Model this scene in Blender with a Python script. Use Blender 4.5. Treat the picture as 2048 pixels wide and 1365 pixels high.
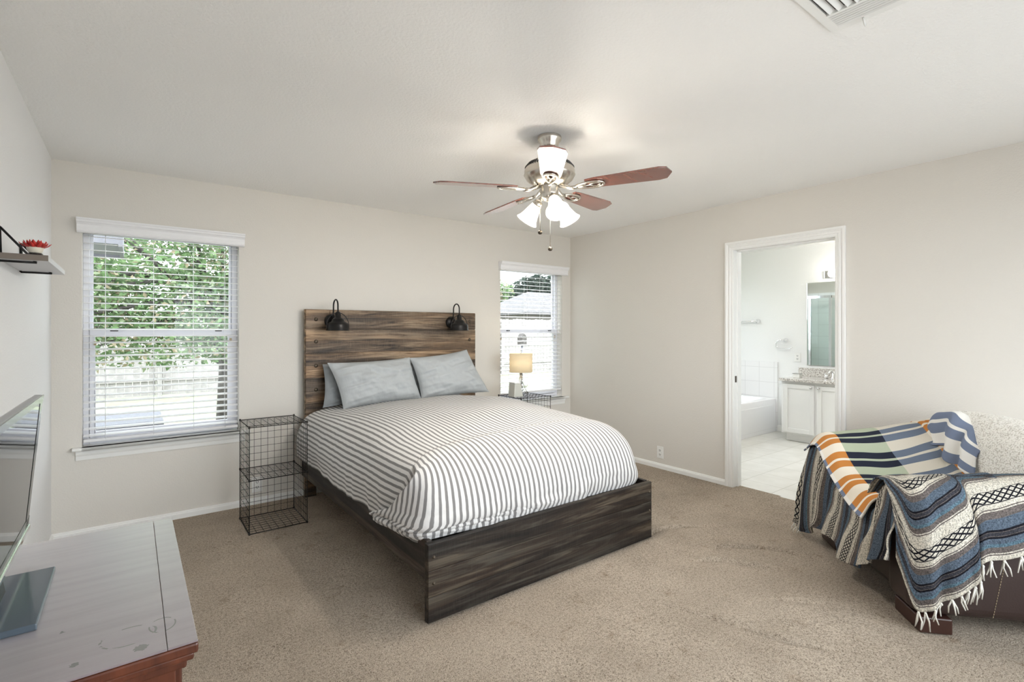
import bpy, bmesh, math, random
import numpy as np
from mathutils import Vector, Matrix
for o in list(bpy.data.objects): bpy.data.objects.remove(o)
S = bpy.context.scene
COL = S.collection
R = math.radians
rnd = random.Random(7)

# ------------------------------------------------------------------ camera
cam = bpy.data.cameras.new('camera'); co = bpy.data.objects.new('camera', cam); COL.objects.link(co)
co.location = (0, 0, 1.345); co.rotation_euler = (R(90), 0, R(-37.04))
cam.sensor_width = 36; cam.lens = 1007/2048*36; cam.shift_y = -20.5/2048
cam.clip_start = 0.02; cam.clip_end = 300
S.camera = co
# ------------------------------------------------------------------ sky, sun, exposure
W = bpy.data.worlds.new('sky'); S.world = W; W.use_nodes = True
bg = W.node_tree.nodes['Background']; bg.inputs[0].default_value = (0.90, 0.95, 1.0, 1); bg.inputs[1].default_value = 4.6
sun = bpy.data.lights.new('sun', 'SUN'); sun.energy = 1.6; sun.angle = R(1); sun.color = (1, .95, .86)
so = bpy.data.objects.new('sun', sun); COL.objects.link(so); so.location = (8, 2, 12)
so.rotation_euler = Vector((.75, -.05, .66)).to_track_quat('Z', 'Y').to_euler()
S.view_settings.view_transform = 'Standard'; S.view_settings.look = 'None'
S.view_settings.gamma = 1; S.view_settings.use_curve_mapping = False
S.view_settings.exposure = 1.06
FAN_W = 21.0
BATH_W = 7.0
BATH_FILL_W = 15.0
LAMP_W = 1.5
S.cycles.max_bounces = 10; S.cycles.diffuse_bounces = 6; S.cycles.transparent_max_bounces = 24
S.cycles.caustics_reflective = False; S.cycles.caustics_refractive = False
S.cycles.sample_clamp_indirect = 6
def portal(name, loc, rot, sx, sy):
    l = bpy.data.lights.new(name, 'AREA'); l.shape = 'RECTANGLE'; l.size = sx; l.size_y = sy
    l.cycles.is_portal = True
    o = bpy.data.objects.new(name, l); COL.objects.link(o); o.location = loc; o.rotation_euler = rot

# ------------------------------------------------------------------ materials
class NT:
    def __init__(s, name):
        m = bpy.data.materials.new(name); m.use_nodes = True; s.m = m; s.t = m.node_tree
        s.b = s.t.nodes['Principled BSDF']; s.out = s.t.nodes['Material Output']
    def n(s, typ, **kw):
        nd = s.t.nodes.new(typ)
        for k, v in kw.items():
            if k == 'i':
                for kk, vv in v.items(): s.put(nd.inputs[kk], vv)
            else: setattr(nd, k, v)
        return nd
    def put(s, sock, v):
        if isinstance(v, bpy.types.NodeSocket): s.t.links.new(v, sock)
        elif isinstance(v, bpy.types.Node): s.t.links.new(v.outputs[0], sock)
        else:
            if sock.type == 'RGBA' and len(v) == 3: v = (*v, 1)
            sock.default_value = v
    def math(s, op, a, b=0.0, c=0.0):
        nd = s.n('ShaderNodeMath', operation=op); s.put(nd.inputs[0], a); s.put(nd.inputs[1], b); s.put(nd.inputs[2], c)
        return nd.outputs[0]
    def mix(s, f, a, b, blend='MIX'):
        nd = s.n('ShaderNodeMix', data_type='RGBA', blend_type=blend)
        s.put(nd.inputs[0], f); s.put(nd.inputs[6], a); s.put(nd.inputs[7], b); return nd.outputs[2]
    def coord(s, which='Object'): return s.n('ShaderNodeTexCoord').outputs[which]
    def mapv(s, v, scale=(1, 1, 1), loc=(0, 0, 0), rot=(0, 0, 0)):
        nd = s.n('ShaderNodeMapping'); s.put(nd.inputs[0], v); nd.inputs[1].default_value = loc; nd.inputs[2].default_value = rot; nd.inputs[3].default_value = scale
        return nd.outputs[0]
    def noise(s, v, scale, detail=3, rough=.5, out=0):
        nd = s.n('ShaderNodeTexNoise'); s.put(nd.inputs['Vector'], v); nd.inputs['Scale'].default_value = scale
        nd.inputs['Detail'].default_value = detail; nd.inputs['Roughness'].default_value = rough; return nd.outputs[out]
    def ramp(s, f, stops, mode='LINEAR'):
        nd = s.n('ShaderNodeValToRGB'); cr = nd.color_ramp; cr.interpolation = mode
        while len(cr.elements) > 1: cr.elements.remove(cr.elements[-1])
        for k, (p, c) in enumerate(stops):
            e = cr.elements[0] if k == 0 else cr.elements.new(p)
            e.position = p
            if isinstance(c, (int, float)): c = (c, c, c)
            e.color = (*c, 1)
        s.put(nd.inputs[0], f); return nd.outputs[0]
    def bump(s, h, strength=.3, dist=.01):
        nd = s.n('ShaderNodeBump'); nd.inputs['Strength'].default_value = strength; nd.inputs['Distance'].default_value = dist
        s.put(nd.inputs['Height'], h); s.t.links.new(nd.outputs[0], s.b.inputs['Normal']); return nd
    def sep(s, v):
        nd = s.n('ShaderNodeSeparateXYZ'); s.put(nd.inputs[0], v); return nd.outputs
    def comb(s, x, y, z):
        nd = s.n('ShaderNodeCombineXYZ'); s.put(nd.inputs[0], x); s.put(nd.inputs[1], y); s.put(nd.inputs[2], z); return nd.outputs[0]
    def base(s, c): s.put(s.b.inputs['Base Color'], c)
    def set(s, **kw):
        for k, v in kw.items(): s.put(s.b.inputs[k.replace('_', ' ')], v)
def plain(name, c, rough=.5, metal=0, **kw):
    q = NT(name); q.base(c); q.b.inputs['Roughness'].default_value = rough; q.b.inputs['Metallic'].default_value = metal
    h = q.noise(q.coord(), 60, 2)
    q.put(q.b.inputs['Roughness'], q.math('MULTIPLY_ADD', h, .12*rough, rough*.94))
    for k, v in kw.items(): q.set(**{k: v})
    return q.m
def paint(name, c, scale, strength, dist, rough=.75):
    q = NT(name); v = q.coord()
    h = q.noise(v, scale, 3, .55)
    q.base(q.mix(q.noise(v, 1.3, 2), [x*.985 for x in c], [min(1, x*1.015) for x in c]))
    q.set(Roughness=rough); q.bump(h, strength, dist); return q.m
M = {}
M['wall'] = paint('greige wall paint', (.70, .67, .62), 120, .35, .004)
M['wall_daylit'] = paint('wall paint with painted daylight', (.80, .80, .80), 110, .45, .005)  # lighter, cooler copy of the wall paint; daylight put into the colour
M['bathwall'] = paint('bathroom wall paint', (.80, .805, .80), 110, .3, .006)
M['ceil'] = paint('knockdown ceiling paint', (.895, .89, .875), 75, .5, .006)
M['white'] = plain('white gloss trim paint', (.84, .84, .82), .35)
M['blind'] = plain('white faux wood blind', (.84, .84, .85), .4)
M['vinyl'] = plain('white vinyl window frame', (.74, .74, .78), .4)
M['plate'] = plain('white plastic', (.82, .82, .80), .35)
M['slot'] = plain('dark slot', (.06, .06, .06), .6)
M['black'] = plain('black metal', (.018, .017, .017), .38, .6)
M['wire'] = plain('black coated wire', (.02, .018, .017), .4, .3)
M['brass'] = plain('tan latch plastic', (.42, .33, .20), .5)
M['bronze'] = plain('dark bronze latch', (.1, .08, .06), .4, .8)
M['nickel'] = plain('brushed nickel', (.62, .58, .52), .26, 1)
M['chrome'] = plain('chrome', (.85, .85, .86), .08, 1)
M['leather'] = NT('dark brown leather')
q = M['leather']; q.base((.026, .014, .012)); q.set(Roughness=.42); q.bump(q.noise(q.coord(), 160, 3), .25, .002); M['leather'] = q.m
M['darkwood'] = plain('dark mahogany plinth', (.035, .013, .009), .35)
M['redwood'] = None
def cherry(name, a, b, rough, along=1, coat=.0):
    q = NT(name); v = q.coord()
    sc = [26, 26, 26]; sc[along] = 2.2
    f = q.noise(q.mapv(v, tuple(sc)), 1.6, 5, .6)
    q.base(q.ramp(f, [(.3, a), (.62, b)])); q.set(Roughness=rough)
    q.b.inputs['Coat Weight'].default_value = coat; q.b.inputs['Coat Roughness'].default_value = .25
    return q
def marks(q, col):                                # water rings and scratches worn into the dresser top
    v = q.sep(q.coord()); x, y = v[0], v[1]
    def ring(cx, cy, rx, ry, w):
        a = q.math('DIVIDE', q.math('SUBTRACT', x, cx), rx); b = q.math('DIVIDE', q.math('SUBTRACT', y, cy), ry)
        d = q.math('SQRT', q.math('ADD', q.math('MULTIPLY', a, a), q.math('MULTIPLY', b, b)))
        return q.math('LESS_THAN', q.math('ABSOLUTE', q.math('SUBTRACT', d, 1)), w)
    def spot(cx, cy, r):
        d = q.math('SQRT', q.math('ADD', q.math('POWER', q.math('SUBTRACT', x, cx), 2), q.math('POWER', q.math('SUBTRACT', y, cy), 2)))
        d = q.math('ADD', d, q.math('MULTIPLY', q.noise(q.coord(), 180, 3), .012))
        return q.math('LESS_THAN', d, r+.006)
    nz = q.math('GREATER_THAN', q.noise(q.coord(), 45, 3), .47)
    rings = q.math('MULTIPLY', q.math('MAXIMUM', ring(*RING1), ring(*RING2)), nz)
    sp = q.math('MAXIMUM', q.math('MAXIMUM', spot(*SPOT1), spot(*SPOT2)), spot(*SPOT3))
    return q.math('MAXIMUM', rings, sp)
def rustic(name, dark, mid, light, pitch, z0, seed=0.0, horiz=0):
    """rustic laminate: boards along one axis, each board its own tone, saw marks across"""
    q = NT(name); v = q.coord(); c = q.sep(v)
    bid = q.math('FLOOR', q.math('DIVIDE', q.math('SUBTRACT', c[2], z0), pitch))
    half = q.math('FLOOR', q.math('DIVIDE', q.math('SUBTRACT', c[2], z0), pitch/2))
    off = q.math('MULTIPLY', half, 3.7+seed)
    sc = (1.15, 15, 15) if horiz == 0 else (15, 1.15, 15)
    s3 = q.sep(q.mapv(v, sc))
    vec = q.comb(q.math('ADD', s3[0], off), q.math('ADD', s3[1], off), s3[2])
    nd = q.n('ShaderNodeTexNoise'); q.put(nd.inputs['Vector'], vec); nd.inputs['Scale'].default_value = 1.25; nd.inputs['Detail'].default_value = 7; nd.inputs['Roughness'].default_value = .66; nd.inputs['Distortion'].default_value = 1.1
    f1 = nd.outputs[0]
    f2 = q.noise(q.comb(q.math('ADD', q.math('MULTIPLY', s3[0], .7), q.math('MULTIPLY', off, 2)), q.math('MULTIPLY', s3[1], .3), q.math('MULTIPLY', s3[2], .35)), .9, 3, .6)
    grain = q.noise(q.mapv(v, (4, 160, 160) if horiz == 0 else (160, 4, 160)), 1, 3, .6)
    saw = q.noise(q.mapv(v, (110, 110, 5)), 2.2, 2, .6)
    col = q.ramp(f1, [(.36, dark), (.49, mid), (.62, light)])
    tone = q.ramp(f2, [(.36, (.38, .38, .40)), (.5, (.85, .82, .78)), (.63, (1.45, 1.28, 1.08))])
    col = q.mix(1.0, col, tone, 'MULTIPLY')
    col = q.mix(1.0, col, q.ramp(grain, [(.35, (.72, .72, .72)), (.6, (1.12, 1.12, 1.12))]), 'MULTIPLY')
    col = q.mix(q.math('MULTIPLY', q.math('GREATER_THAN', saw, .58), .16), col, light)
    q.base(col); q.set(Roughness=.5); q.b.inputs['Specular IOR Level'].default_value = .3
    q.bump(q.math('ADD', f1, q.math('MULTIPLY', saw, .4)), .25, .003)
    return q.m
M['hbwood'] = rustic('rustic brown board laminate', (.04, .03, .024), (.16, .112, .075), (.34, .26, .185), .198, 1.358-.198*8)
M['fbwood'] = rustic('rustic dark board laminate', (.008, .0065, .006), (.022, .016, .0125), (.060, .054, .045), .122, 0, 1.3)
M['railwood'] = rustic('rustic dark rail laminate', (.014, .011, .010), (.036, .028, .024), (.07, .061, .054), .10, .19, 2.1, horiz=1)
def carpet():
    q = NT('beige carpet'); v = q.coord()
    f = q.noise(v, 210, 4, .7); g = q.noise(v, 75, 3, .6); big = q.noise(v, 2.6, 4, .6); st = q.noise(v, 7.5, 4, .65)
    col = q.ramp(f, [(.36, (.14, .11, .085)), (.46, (.545, .455, .36)), (.72, (.745, .655, .55))])
    col = q.mix(1, col, q.ramp(big, [(.3, (.86, .85, .84)), (.7, (1.1, 1.1, 1.1))]), 'MULTIPLY')
    col = q.mix(1, col, q.ramp(g, [(.36, (.78, .76, .74)), (.55, (1.04, 1.04, 1.04))]), 'MULTIPLY')
    col = q.mix(1, col, q.ramp(st, [(.26, (.70, .64, .58)), (.40, (1, 1, 1))]), 'MULTIPLY')
    q.base(col); q.set(Roughness=1.0); q.b.inputs['Specular IOR Level'].default_value = .1
    q.bump(q.math('ADD', f, q.math('MULTIPLY', g, 1.2)), 1.0, .012); return q.m
M['carpet'] = carpet()
def tile():
    q = NT('pale floor tile'); v = q.coord(); c = q.sep(v)
    def line(x, p, o): return q.math('LESS_THAN', q.math('ABSOLUTE', q.math('SUBTRACT', q.math('FRACT', q.math('DIVIDE', q.math('ADD', x, o), p)), .5)), .007)
    g = q.math('MAXIMUM', line(c[0], .33, .02), line(c[1], .33, .11))
    col = q.ramp(q.noise(v, 5, 4), [(.3, (.70, .69, .64)), (.7, (.80, .79, .75))])
    q.base(q.mix(g, col, (.48, .46, .40))); q.set(Roughness=.3); q.bump(q.math('SUBTRACT', 1, g), .3, .003); return q.m
M['tile'] = tile()
def walltile():
    q = NT('white wall tile'); c = q.sep(q.coord())
    def line(x, p, o): return q.math('LESS_THAN', q.math('ABSOLUTE', q.math('SUBTRACT', q.math('FRACT', q.math('DIVIDE', q.math('ADD', x, o), p)), .5)), .012)
    g = q.math('MAXIMUM', line(c[0], .2, 0), q.math('MAXIMUM', line(c[1], .2, .02), line(c[2], .2, .05)))
    q.base(q.mix(g, (.82, .82, .82), (.66, .66, .66))); q.set(Roughness=.2); return q.m
M['walltile'] = walltile()
M['tub'] = plain('white tub enamel', (.85, .85, .86), .15)
M['cab'] = plain('white cabinet paint', (.80, .80, .79), .4)
def granite():
    q = NT('speckled granite'); v = q.coord(); f = q.noise(v, 75, 4, .7)
    q.base(q.ramp(f, [(.36, (.07, .07, .08)), (.44, (.42, .38, .34)), (.55, (.75, .73, .70))])); q.set(Roughness=.15); return q.m
M['granite'] = granite()
M['mirror'] = NT('mirror silvering'); q = M['mirror']; q.base((.83, .88, .86)); q.set(Roughness=.02, Metallic=1.0); M['mirror'] = q.m
def glass(name, tint, f=.08):
    q = NT(name); t = q.n('ShaderNodeBsdfTransparent'); t.inputs[0].default_value = (*tint, 1)
    g = q.n('ShaderNodeBsdfGlossy'); g.inputs['Roughness'].default_value = .02
    lw = q.n('ShaderNodeFresnel'); lw.inputs[0].default_value = 1.45
    mx = q.n('ShaderNodeMixShader'); q.put(mx.inputs[0], q.math('MULTIPLY', lw.outputs[0], .45)); q.put(mx.inputs[1], t.outputs[0]); q.put(mx.inputs[2], g.outputs[0])
    q.t.links.new(mx.outputs[0], q.out.inputs[0]); return q.m
M['glass'] = glass('window glass', (.97, .98, .98))
M['showerglass'] = glass('shower glass', (.93, .965, .95))
def shade(name, col, emit):
    q = NT(name); e = q.n('ShaderNodeEmission'); e.inputs[0].default_value = (*col, 1); e.inputs[1].default_value = emit
    d = q.n('ShaderNodeBsdfTranslucent'); d.inputs[0].default_value = (.62, .60, .55, 1)
    t = q.n('ShaderNodeBsdfTransparent'); t.inputs[0].default_value = (1, .97, .9, 1)
    a = q.n('ShaderNodeMixShader'); a.inputs[0].default_value = .04; q.put(a.inputs[1], d.outputs[0]); q.put(a.inputs[2], t.outputs[0])
    b = q.n('ShaderNodeAddShader'); q.put(b.inputs[0], a.outputs[0]); q.put(b.inputs[1], e.outputs[0])
    q.t.links.new(b.outputs[0], q.out.inputs[0]); return q.m
M['fanshade'] = shade('frosted lamp glass, lit', (1, .93, .80), 1.6)
M['globe'] = shade('frosted globe, lit', (1, .98, .94), 2.2)
def linen():
    q = NT('linen lampshade'); e = q.n('ShaderNodeEmission'); e.inputs[0].default_value = (1, .86, .6, 1); e.inputs[1].default_value = .06
    d = q.n('ShaderNodeBsdfTranslucent'); d.inputs[0].default_value = (.66, .60, .49, 1)
    f = q.n('ShaderNodeBsdfDiffuse'); f.inputs[0].default_value = (.66, .60, .48, 1)
    a = q.n('ShaderNodeMixShader'); a.inputs[0].default_value = .5; q.put(a.inputs[1], f.outputs[0]); q.put(a.inputs[2], d.outputs[0])
    b = q.n('ShaderNodeAddShader'); q.put(b.inputs[0], a.outputs[0]); q.put(b.inputs[1], e.outputs[0])
    q.t.links.new(b.outputs[0], q.out.inputs[0]); return q.m
M['linen'] = linen()
def stripes():
    q = NT('grey ticking stripe cotton'); uv = q.coord('UV'); c = q.sep(uv)
    n = q.noise(q.coord(), 420, 2); wob = q.noise(q.coord(), 14, 2)
    f = q.math('FRACT', q.math('DIVIDE', q.math('ADD', c[0], q.math('MULTIPLY', wob, .006)), .031))
    tri = q.math('ABSOLUTE', q.math('SUBTRACT', f, .5))
    m = q.math('MULTIPLY', q.math('SUBTRACT', .245, tri), 16); m = q.math('MINIMUM', q.math('MAXIMUM', m, 0), 1)
    dk = q.mix(q.math('MULTIPLY', n, .7), (.165, .158, .155), (.27, .26, .255))
    q.base(q.mix(m, (.65, .635, .62), dk)); q.set(Roughness=.95); q.b.inputs['Specular IOR Level'].default_value = .15
    q.b.inputs['Sheen Weight'].default_value = .15
    q.bump(q.noise(q.coord(), 38, 4), .35, .006); return q.m
M['stripe'] = stripes()
def cotton(name, c, sc=30):
    q = NT(name); v = q.coord(); q.base(c); q.set(Roughness=.9); q.b.inputs['Specular IOR Level'].default_value = .2
    w = q.noise(q.mapv(v, (1, 1, .45), rot=(0, .5, 0)), sc*1.6, 4, .6); q.bump(w, .35, .010); return q.m
M['pillow'] = cotton('pale grey pillow cotton', (.43, .45, .46), 22)
M['pillowdark'] = cotton('mid grey pillow cotton', (.24, .255, .265), 22)
M['mattress'] = cotton('white mattress ticking', (.65, .65, .66))
def serape():
    q = NT('striped serape weave'); uv = q.coord('UV'); c = q.sep(uv)
    heather = q.noise(q.coord(), 170, 3, .7)
    P = .30
    f = q.math('FRACT', q.math('DIVIDE', c[0], P))
    cream = (.45, .42, .36); blk = (.010, .010, .014); blue = (.072, .094, .124); grey = (.105, .090, .084); teal = (.075, .125, .16); char = (.035, .035, .042)
    seq = [(0, cream), (.055, blk), (.065, cream), (.225, blk), (.235, cream), (.30, grey), (.315, cream), (.33, grey), (.42, blue), (.55, blk), (.575, grey), (.583, char), (.632, grey), (.64, blk), (.665, blue),
           (.735, teal), (.78, grey), (.855, cream), (.87, grey), (.885, cream)]
    col = q.ramp(f, seq, 'CONSTANT')
    # lozenge band between the two black lines
    inb = q.math('MULTIPLY', q.math('GREATER_THAN', f, .065), q.math('LESS_THAN', f, .226))
    a = q.math('FRACT', q.math('DIVIDE', c[1], .034)); a = q.math('ABSOLUTE', q.math('SUBTRACT', q.math('MULTIPLY', a, 2), 1))
    b = q.math('DIVIDE', q.math('SUBTRACT', f, .065), .161)
    tri = q.math('ABSOLUTE', q.math('SUBTRACT', q.math('MULTIPLY', q.math('FRACT', q.math('MULTIPLY', b, 2)), 2), 1))
    d = q.math('ABSOLUTE', q.math('SUBTRACT', a, tri))
    dia = q.math('MULTIPLY', inb, q.math('LESS_THAN', d, .30))
    col = q.mix(dia, col, blk)
    col = q.mix(1, col, q.ramp(heather, [(.32, (.42, .42, .42)), (.5, (1, 1, 1)), (.66, (1.6, 1.55, 1.5))]), 'MULTIPLY')
    q.base(col); q.set(Roughness=1.0); q.b.inputs['Specular IOR Level'].default_value = .1
    q.bump(q.noise(q.coord(), 260, 3), .8, .006); return q.m
M['serape'] = serape()
M['fringe'] = cotton('cream wool fringe', (.68, .66, .60), 200)
def plaid():
    q = NT('block stripe knit'); uv = q.coord('UV'); c = q.sep(uv)
    cream = (.74, .68, .58); sage = (.40, .44, .33); beige = (.60, .56, .48); wh = (.76, .74, .70)
    org = (.50, .205, .055); nav = (.022, .025, .04); slate = (.135, .165, .22); bl = (.17, .205, .29)
    P = 1.2
    cf = q.math('FRACT', q.math('DIVIDE', c[0], P))
    bgc = q.ramp(cf, [(0, cream), (.11, sage), (.33, beige), (.53, cream), (.74, wh)], 'CONSTANT')
    fgc = q.ramp(cf, [(0, org), (.11, nav), (.33, slate), (.53, org), (.74, bl)], 'CONSTANT')
    rf = q.math('FRACT', q.math('DIVIDE', c[1], .185))
    m = q.math('MAXIMUM', q.math('LESS_THAN', rf, .26), q.math('MULTIPLY', q.math('GREATER_THAN', rf, .35), q.math('LESS_THAN', rf, .61)))
    q.base(q.mix(m, bgc, fgc)); q.set(Roughness=1.0); q.b.inputs['Specular IOR Level'].default_value = .1
    w = q.noise(q.mapv(uv, (300, 600, 1)), 1, 2); q.bump(w, .5, .004); return q.m
M['plaid'] = plaid()
def knit():
    q = NT('nubbly white knit'); v = q.coord()
    vo = q.n('ShaderNodeTexVoronoi'); q.put(vo.inputs['Vector'], q.mapv(v, (1, 1, 1.3))); vo.inputs['Scale'].default_value = 130
    n = q.noise(v, 60, 3)
    h = q.math('ADD', vo.outputs[0], q.math('MULTIPLY', n, .5))
    q.base(q.ramp(h, [(.40, (.90, .88, .84)), (.80, (.82, .80, .75)), (1.05, (.58, .55, .50))])); q.set(Roughness=1.0)
    q.bump(q.math('SUBTRACT', 1, h), .45, .010); return q.m
M['knit'] = knit()
M['screen'] = plain('glossy tv screen', (.008, .009, .011), .04); 
M['tvblack'] = plain('black tv bezel', (.012, .012, .013), .15)
M['tvgrey'] = plain('grey tv back shell', (.30, .30, .31), .3)
M['standglass'] = plain('smoked blue grey stand plate', (.10, .13, .16), .1)
M['red'] = plain('red flower petals', (.52, .03, .025), .45)
M['potwhite'] = plain('cream ceramic pot', (.72, .67, .56), .4)
M['shelfwood'] = plain('grey brown shelf edge', (.17, .14, .115), .6)
M['shelfgrey'] = plain('white shelf face', (.66, .66, .68), .5)
M['device'] = plain('pale grey device body', (.58, .58, .53), .5)
M['silver'] = plain('silver wire', (.55, .54, .52), .25, .9)
# outdoors
def speck(name, a, b, sc, rough=.9):
    q = NT(name); q.base(q.ramp(q.noise(q.coord(), sc, 4, .65), [(.35, a), (.65, b)])); q.set(Roughness=rough); return q.m
M['lawn'] = speck('sunlit lawn', (.13, .155, .09), (.20, .21, .15), 3.5)
M['bounce_ground'] = speck('pale ground for neutral bounce', (.42, .41, .40), (.50, .49, .48), 2)  # unseen ground coloured pale so its bounce light stays neutral
M['fence'] = speck('weathered fence boards', (.20, .19, .18), (.28, .265, .25), 8)
M['bark'] = speck('grey bark', (.035, .03, .028), (.08, .072, .066), 14)
M['shingle'] = speck('grey roof shingle', (.05, .05, .05), (.085, .08, .08), 6)
M['brick'] = speck('tan house wall', (.10, .09, .08), (.14, .13, .12), 9)
M['acgrey'] = speck('grey painted steel', (.10, .105, .12), (.12, .125, .14), 30)
M['eave'] = plain('grey painted eave', (.12, .12, .135), .6)
def leaf(name, cols):
    q = NT(name); gi = q.n('ShaderNodeNewGeometry'); 
    col = q.ramp(gi.outputs['Random Per Island'], [((k+.001)/len(cols), c) for k, c in enumerate(cols)], 'CONSTANT')
    d = q.n('ShaderNodeBsdfDiffuse'); t = q.n('ShaderNodeBsdfTranslucent'); q.put(d.inputs[0], col); q.put(t.inputs[0], col)
    m = q.n('ShaderNodeMixShader'); m.inputs[0].default_value = .4; q.put(m.inputs[1], d.outputs[0]); q.put(m.inputs[2], t.outputs[0])
    q.t.links.new(m.outputs[0], q.out.inputs[0]); return q.m
M['leaf'] = leaf('bright green leaves', [(.14, .22, .10), (.18, .26, .13), (.11, .18, .08), (.23, .30, .18), (.15, .23, .11), (.30, .26, .18), (.25, .30, .19), (.13, .20, .11)])
M['leafdark'] = leaf('grey green leaves', [(.035, .05, .04), (.045, .06, .05), (.03, .042, .036), (.055, .07, .055)])

# ------------------------------------------------------------------ mesh helpers
class MB:
    def __init__(s): s.v = []; s.f = []; s.uv = {}; s.sm = []
    def add(s, vs, fs, smooth=False, uvs=None):
        o = len(s.v); s.v += [Vector(p) for p in vs]
        for f in fs: s.f.append([i+o for i in f]); s.sm.append(smooth)
        if uvs:
            for i, t in enumerate(uvs): s.uv[o+i] = t
        return s
    def box(s, x0, x1, y0, y1, z0, z1):
        vs = [(x, y, z) for z in (z0, z1) for y in (y0, y1) for x in (x0, x1)]
        return s.add(vs, [(0, 2, 3, 1), (4, 5, 7, 6), (0, 1, 5, 4), (2, 6, 7, 3), (0, 4, 6, 2), (1, 3, 7, 5)])
    def tube(s, path, r, n=8, closed=False, cap=True):
        P = [Vector(p) for p in path]; N = len(P); rr = r if isinstance(r, (list, tuple)) else [r]*N
        rings = []; prev = None
        for i in range(N):
            if closed: t = P[(i+1) % N]-P[i-1]
            else: t = P[min(i+1, N-1)]-P[max(i-1, 0)]
            t.normalize()
            u = prev if prev is not None else (Vector((0, 0, 1)) if abs(t.z) < .9 else Vector((1, 0, 0)))
            u = u-t*u.dot(t)
            if u.length < 1e-5: u = Vector((1, 0, 0))-t*t.x
            u.normalize(); w = t.cross(u); prev = u
            rings.append([P[i]+(u*math.cos(2*math.pi*k/n)+w*math.sin(2*math.pi*k/n))*rr[i] for k in range(n)])
        vs = [p for r_ in rings for p in r_]; fs = []
        M_ = N if closed else N-1
        for i in range(M_):
            for k in range(n):
                a = i*n+k; b = i*n+(k+1) % n; c = ((i+1) % N)*n+(k+1) % n; d = ((i+1) % N)*n+k
                fs.append((a, b, c, d))
        if cap and not closed: fs += [tuple(range(n))[::-1], tuple((N-1)*n+k for k in range(n))]
        return s.add(vs, fs, n > 4)
    def lathe(s, prof, c=(0, 0, 0), axis=(0, 0, 1), n=32, cap=False, uvx=0):
        a = Vector(axis).normalized(); u = a.orthogonal().normalized(); w = a.cross(u); c = Vector(c)
        vs = [c+a*h+(u*math.cos(2*math.pi*k/n)+w*math.sin(2*math.pi*k/n))*r for (r, h) in prof for k in range(n)]
        fs = [(i*n+k, i*n+(k+1) % n, (i+1)*n+(k+1) % n, (i+1)*n+k) for i in range(len(prof)-1) for k in range(n)]
        if cap: fs += [tuple(range(n))[::-1], tuple((len(prof)-1)*n+k for k in range(n))]
        return s.add(vs, fs, True)
    def prism(s, poly, axis, a, b, smooth=False):
        """poly in the two other axes (cyclic order), extruded along axis from a to b"""
        n = len(poly); vs = []
        for t in (a, b):
            for p in poly:
                v = [0, 0, 0]; v[axis] = t; v[(axis+1) % 3] = p[0]; v[(axis+2) % 3] = p[1]; vs.append(v)
        fs = [(i, (i+1) % n, n+(i+1) % n, n+i) for i in range(n)] + [tuple(range(n))[::-1], tuple(range(n, 2*n))]
        return s.add(vs, fs, smooth)
    def grid(s, P, UV=None, smooth=True, flip=False):
        """P: array (a,b,3)"""
        P = np.asarray(P); a, b, _ = P.shape
        vs = [tuple(p) for p in P.reshape(-1, 3)]
        fs = []
        for i in range(a-1):
            for j in range(b-1):
                q_ = (i*b+j, i*b+j+1, (i+1)*b+j+1, (i+1)*b+j)
                fs.append(q_[::-1] if flip else q_)
        uv = None
        if UV is not None: uv = [tuple(t) for t in np.asarray(UV).reshape(-1, 2)]
        return s.add(vs, fs, smooth, uv)
    def sphere(s, c, r, n=12, sc=(1, 1, 1)):
        vs = []; fs = []
        for i in range(n//2+1):
            th = math.pi*i/(n//2)
            for k in range(n):
                ph = 2*math.pi*k/n
                vs.append((c[0]+r*sc[0]*math.sin(th)*math.cos(ph), c[1]+r*sc[1]*math.sin(th)*math.sin(ph), c[2]+r*sc[2]*math.cos(th)))
        for i in range(n//2):
            for k in range(n): fs.append((i*n+k, (i+1)*n+k, (i+1)*n+(k+1) % n, i*n+(k+1) % n))
        return s.add(vs, fs, True)
    def build(s, name, mat, parent=None, bevel=0, solid=0, subsurf=0, weld=True, seg=2, sharp=False):
        root = Vector((0, 0, 0)); p = parent
        while p is not None: root += p.location; p = p.parent
        me = bpy.data.meshes.new(name)
        me.from_pydata([tuple(v-root) for v in s.v], [], s.f)
        for pl, sm in zip(me.polygons, s.sm): pl.use_smooth = sm
        if s.uv:
            l = me.uv_layers.new(name='UVMap')
            for lp in me.loops: l.data[lp.index].uv = s.uv.get(lp.vertex_index, (0, 0))
        me.materials.append(mat)
        bm = bmesh.new(); bm.from_mesh(me)
        if weld: bmesh.ops.remove_doubles(bm, verts=bm.verts, dist=1e-6)
        if not s.uv: bmesh.ops.recalc_face_normals(bm, faces=bm.faces)
        bm.to_mesh(me); bm.free()
        o = bpy.data.objects.new(name, me); COL.objects.link(o)
        if parent is not None: o.parent = parent
        if bevel:
            m = o.modifiers.new('bevel', 'BEVEL'); m.width = bevel; m.segments = seg; m.limit_method = 'ANGLE'; m.angle_limit = R(40); m.harden_normals = False
        if solid:
            m = o.modifiers.new('solid', 'SOLIDIFY'); m.thickness = solid; m.offset = 0
        if subsurf:
            m = o.modifiers.new('sub', 'SUBSURF'); m.levels = subsurf; m.render_levels = subsurf
        return o
def thing(name, label, cat, loc, group=None):
    o = bpy.data.objects.new(name, None); COL.objects.link(o); o.location = loc; o.empty_display_size = .1
    return tag(o, label, cat, group)
def tag(o, label, cat, group=None, kind=None):
    o['label'] = label; o['category'] = cat
    if group: o['group'] = group
    if kind: o['kind'] = kind
    return o
def struct(o): o['kind'] = 'structure'; return o
def lab(o, label): o['label'] = label; return o
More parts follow.
